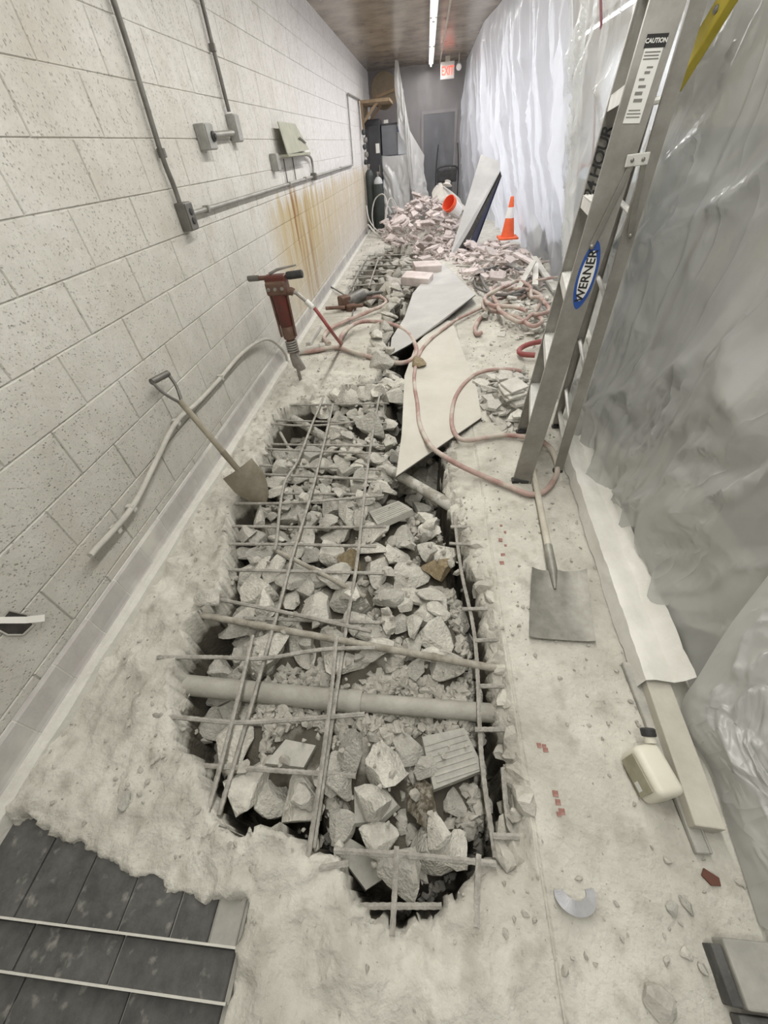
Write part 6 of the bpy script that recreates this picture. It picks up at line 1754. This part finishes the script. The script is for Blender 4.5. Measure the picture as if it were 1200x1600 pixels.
hose('cable', [(-0.98, 11.3, 0.10), (-0.97, 11.6, 0.40), (-0.86, 11.8, 0.62), (-0.72, 11.8, 0.45), (-0.72, 11.6, 0.15)], 0.012, 'cable_white', 'pale cable loop standing before the ice machine', cat='cable')
hose('cable', [(-1.42, 11.3, 0.02), (-1.36, 11.1, 0.22), (-1.2, 10.9, 0.10), (-1.05, 10.7, 0.03)], 0.020, 'cable_white', 'thick pale cable lying at the foot of the far block wall', cat='cable')

ht = empty('hand_truck', (0.53, 13.5, 0)); tag(ht, 'black hand truck standing before the grey door', 'hand truck')
for s in (-1, 1):
    MB().tube(spline([(s * 0.29, 0, 0.05), (s * 0.29, 0, 0.85), (s * 0.27, 0.02, 1.2), (s * 0.24, 0.05, 1.46)], 4), 0.016, 8).build('upright', 'black_plastic', ht, smooth=True)
MB().box((0, -0.03, 0.86), (0.50, 0.05, 0.27)).build('back_panel', 'black_plastic', ht, bevel=0.04, seg=3)
MB().tube(spline([(-0.29, -0.02, 0.70), (-0.27, -0.03, 0.98), (-0.1, -0.03, 1.04), (0.1, -0.03, 1.04), (0.27, -0.03, 0.98), (0.29, -0.02, 0.70)], 4), 0.018, 8).build('hoop', 'black_plastic', ht, smooth=True)
MB().box((0, -0.15, 0.03), (0.5, 0.3, 0.02)).build('toe_plate', 'black_plastic', ht)
for s in (-1, 1):
    MB().lathe([(0.11, -0.03), (0.13, -0.02), (0.13, 0.02), (0.11, 0.03)], (s * 0.33, 0.08, 0.14), (1, 0, 0), 18).build('wheel', 'black_plastic', ht, smooth=True)

v, f = rock_data(777, 4, (0.42, 0.34, 0.46), 0.16)
v[:, 2] = np.where(v[:, 2] < -0.25, -0.25, v[:, 2])
me = mesh_from('debris_bag', v, f, 'bag_cream', True)
bg = bpy.data.objects.new('debris_bag', me); bg.location = (0.52, 12.35, 0.30 + 0.12); bg.scale = (1.25, 1.1, 1.2); link(bg); tag(bg, 'bulging cream debris bag behind the rubble heap', 'bag')
MB().lathe([(0.10, 0), (0.05, 0.04), (0.06, 0.07), (0.04, 0.08)], (-0.02, 0.02, 0.26), (0.2, 0.3, 1), 12).build('tied_neck', 'bag_cream', bg, smooth=True)

bu = empty('bucket', (0.60, 11.15, 0.42)); bu.rotation_euler = (0.35, -0.95, 0.35); tag(bu, 'white bucket with an orange inside tipped over on the heap', 'bucket')
n = 22; V = []
for r_, z in ((0.125, -0.18), (0.135, -0.17), (0.156, 0.12)):
    V += [(r_ * math.cos(2 * math.pi * k / n), r_ * math.sin(2 * math.pi * k / n), z) for k in range(n)]
MB().add(V, [(i * n + k, i * n + (k + 1) % n, (i + 1) * n + (k + 1) % n, (i + 1) * n + k) for i in range(2) for k in range(n)] + [tuple(reversed(range(n)))]).build('wall', 'cone_white', bu, smooth=True)
V = []
for r_, z in ((0.158, 0.10), (0.162, 0.19), (0.148, 0.19), (0.128, -0.10)):
    V += [(r_ * math.cos(2 * math.pi * k / n), r_ * math.sin(2 * math.pi * k / n), z) for k in range(n)]
MB().add(V, [(i * n + k, i * n + (k + 1) % n, (i + 1) * n + (k + 1) % n, (i + 1) * n + k) for i in range(3) for k in range(n)] + [tuple(range(3 * n, 4 * n))]).build('orange_rim', 'bucket_orange', bu, smooth=True)
MB().tube(spline([(-0.16, 0, 0.14), (-0.12, 0.14, 0.10), (0, 0.19, 0.06), (0.12, 0.14, 0.10), (0.16, 0, 0.14)], 4), 0.004, 6).build('bail', 'jack_steel', bu, smooth=True)

# the smallest chunks in view, past about 300, are joined into one loose fill
allc = [o for o in scene.objects if o.name.split('.')[0] == 'rubble_chunk']
cpos = cam.matrix_world.translation
allc.sort(key=lambda o: -(max(o.scale) / (o.location - cpos).length))
V = []; F = []; n0 = 0
for o in allc[298:]:
    M = Matrix.LocRotScale(o.location, o.rotation_euler, o.scale)
    me = o.data
    V += [tuple(M @ v.co) for v in me.vertices]
    F += [tuple(i + n0 for i in pl_.vertices) for pl_ in me.polygons]
    n0 += len(me.vertices)
    bpy.data.objects.remove(o)
me = mesh_from('small_rubble', V, F, 'concrete_fine', True)
sharp_by_angle(me, 0.30)
o = link(bpy.data.objects.new('small_rubble', me))
tag(o, 'small broken concrete pieces filling in between the larger chunks', 'rubble', kind='stuff')
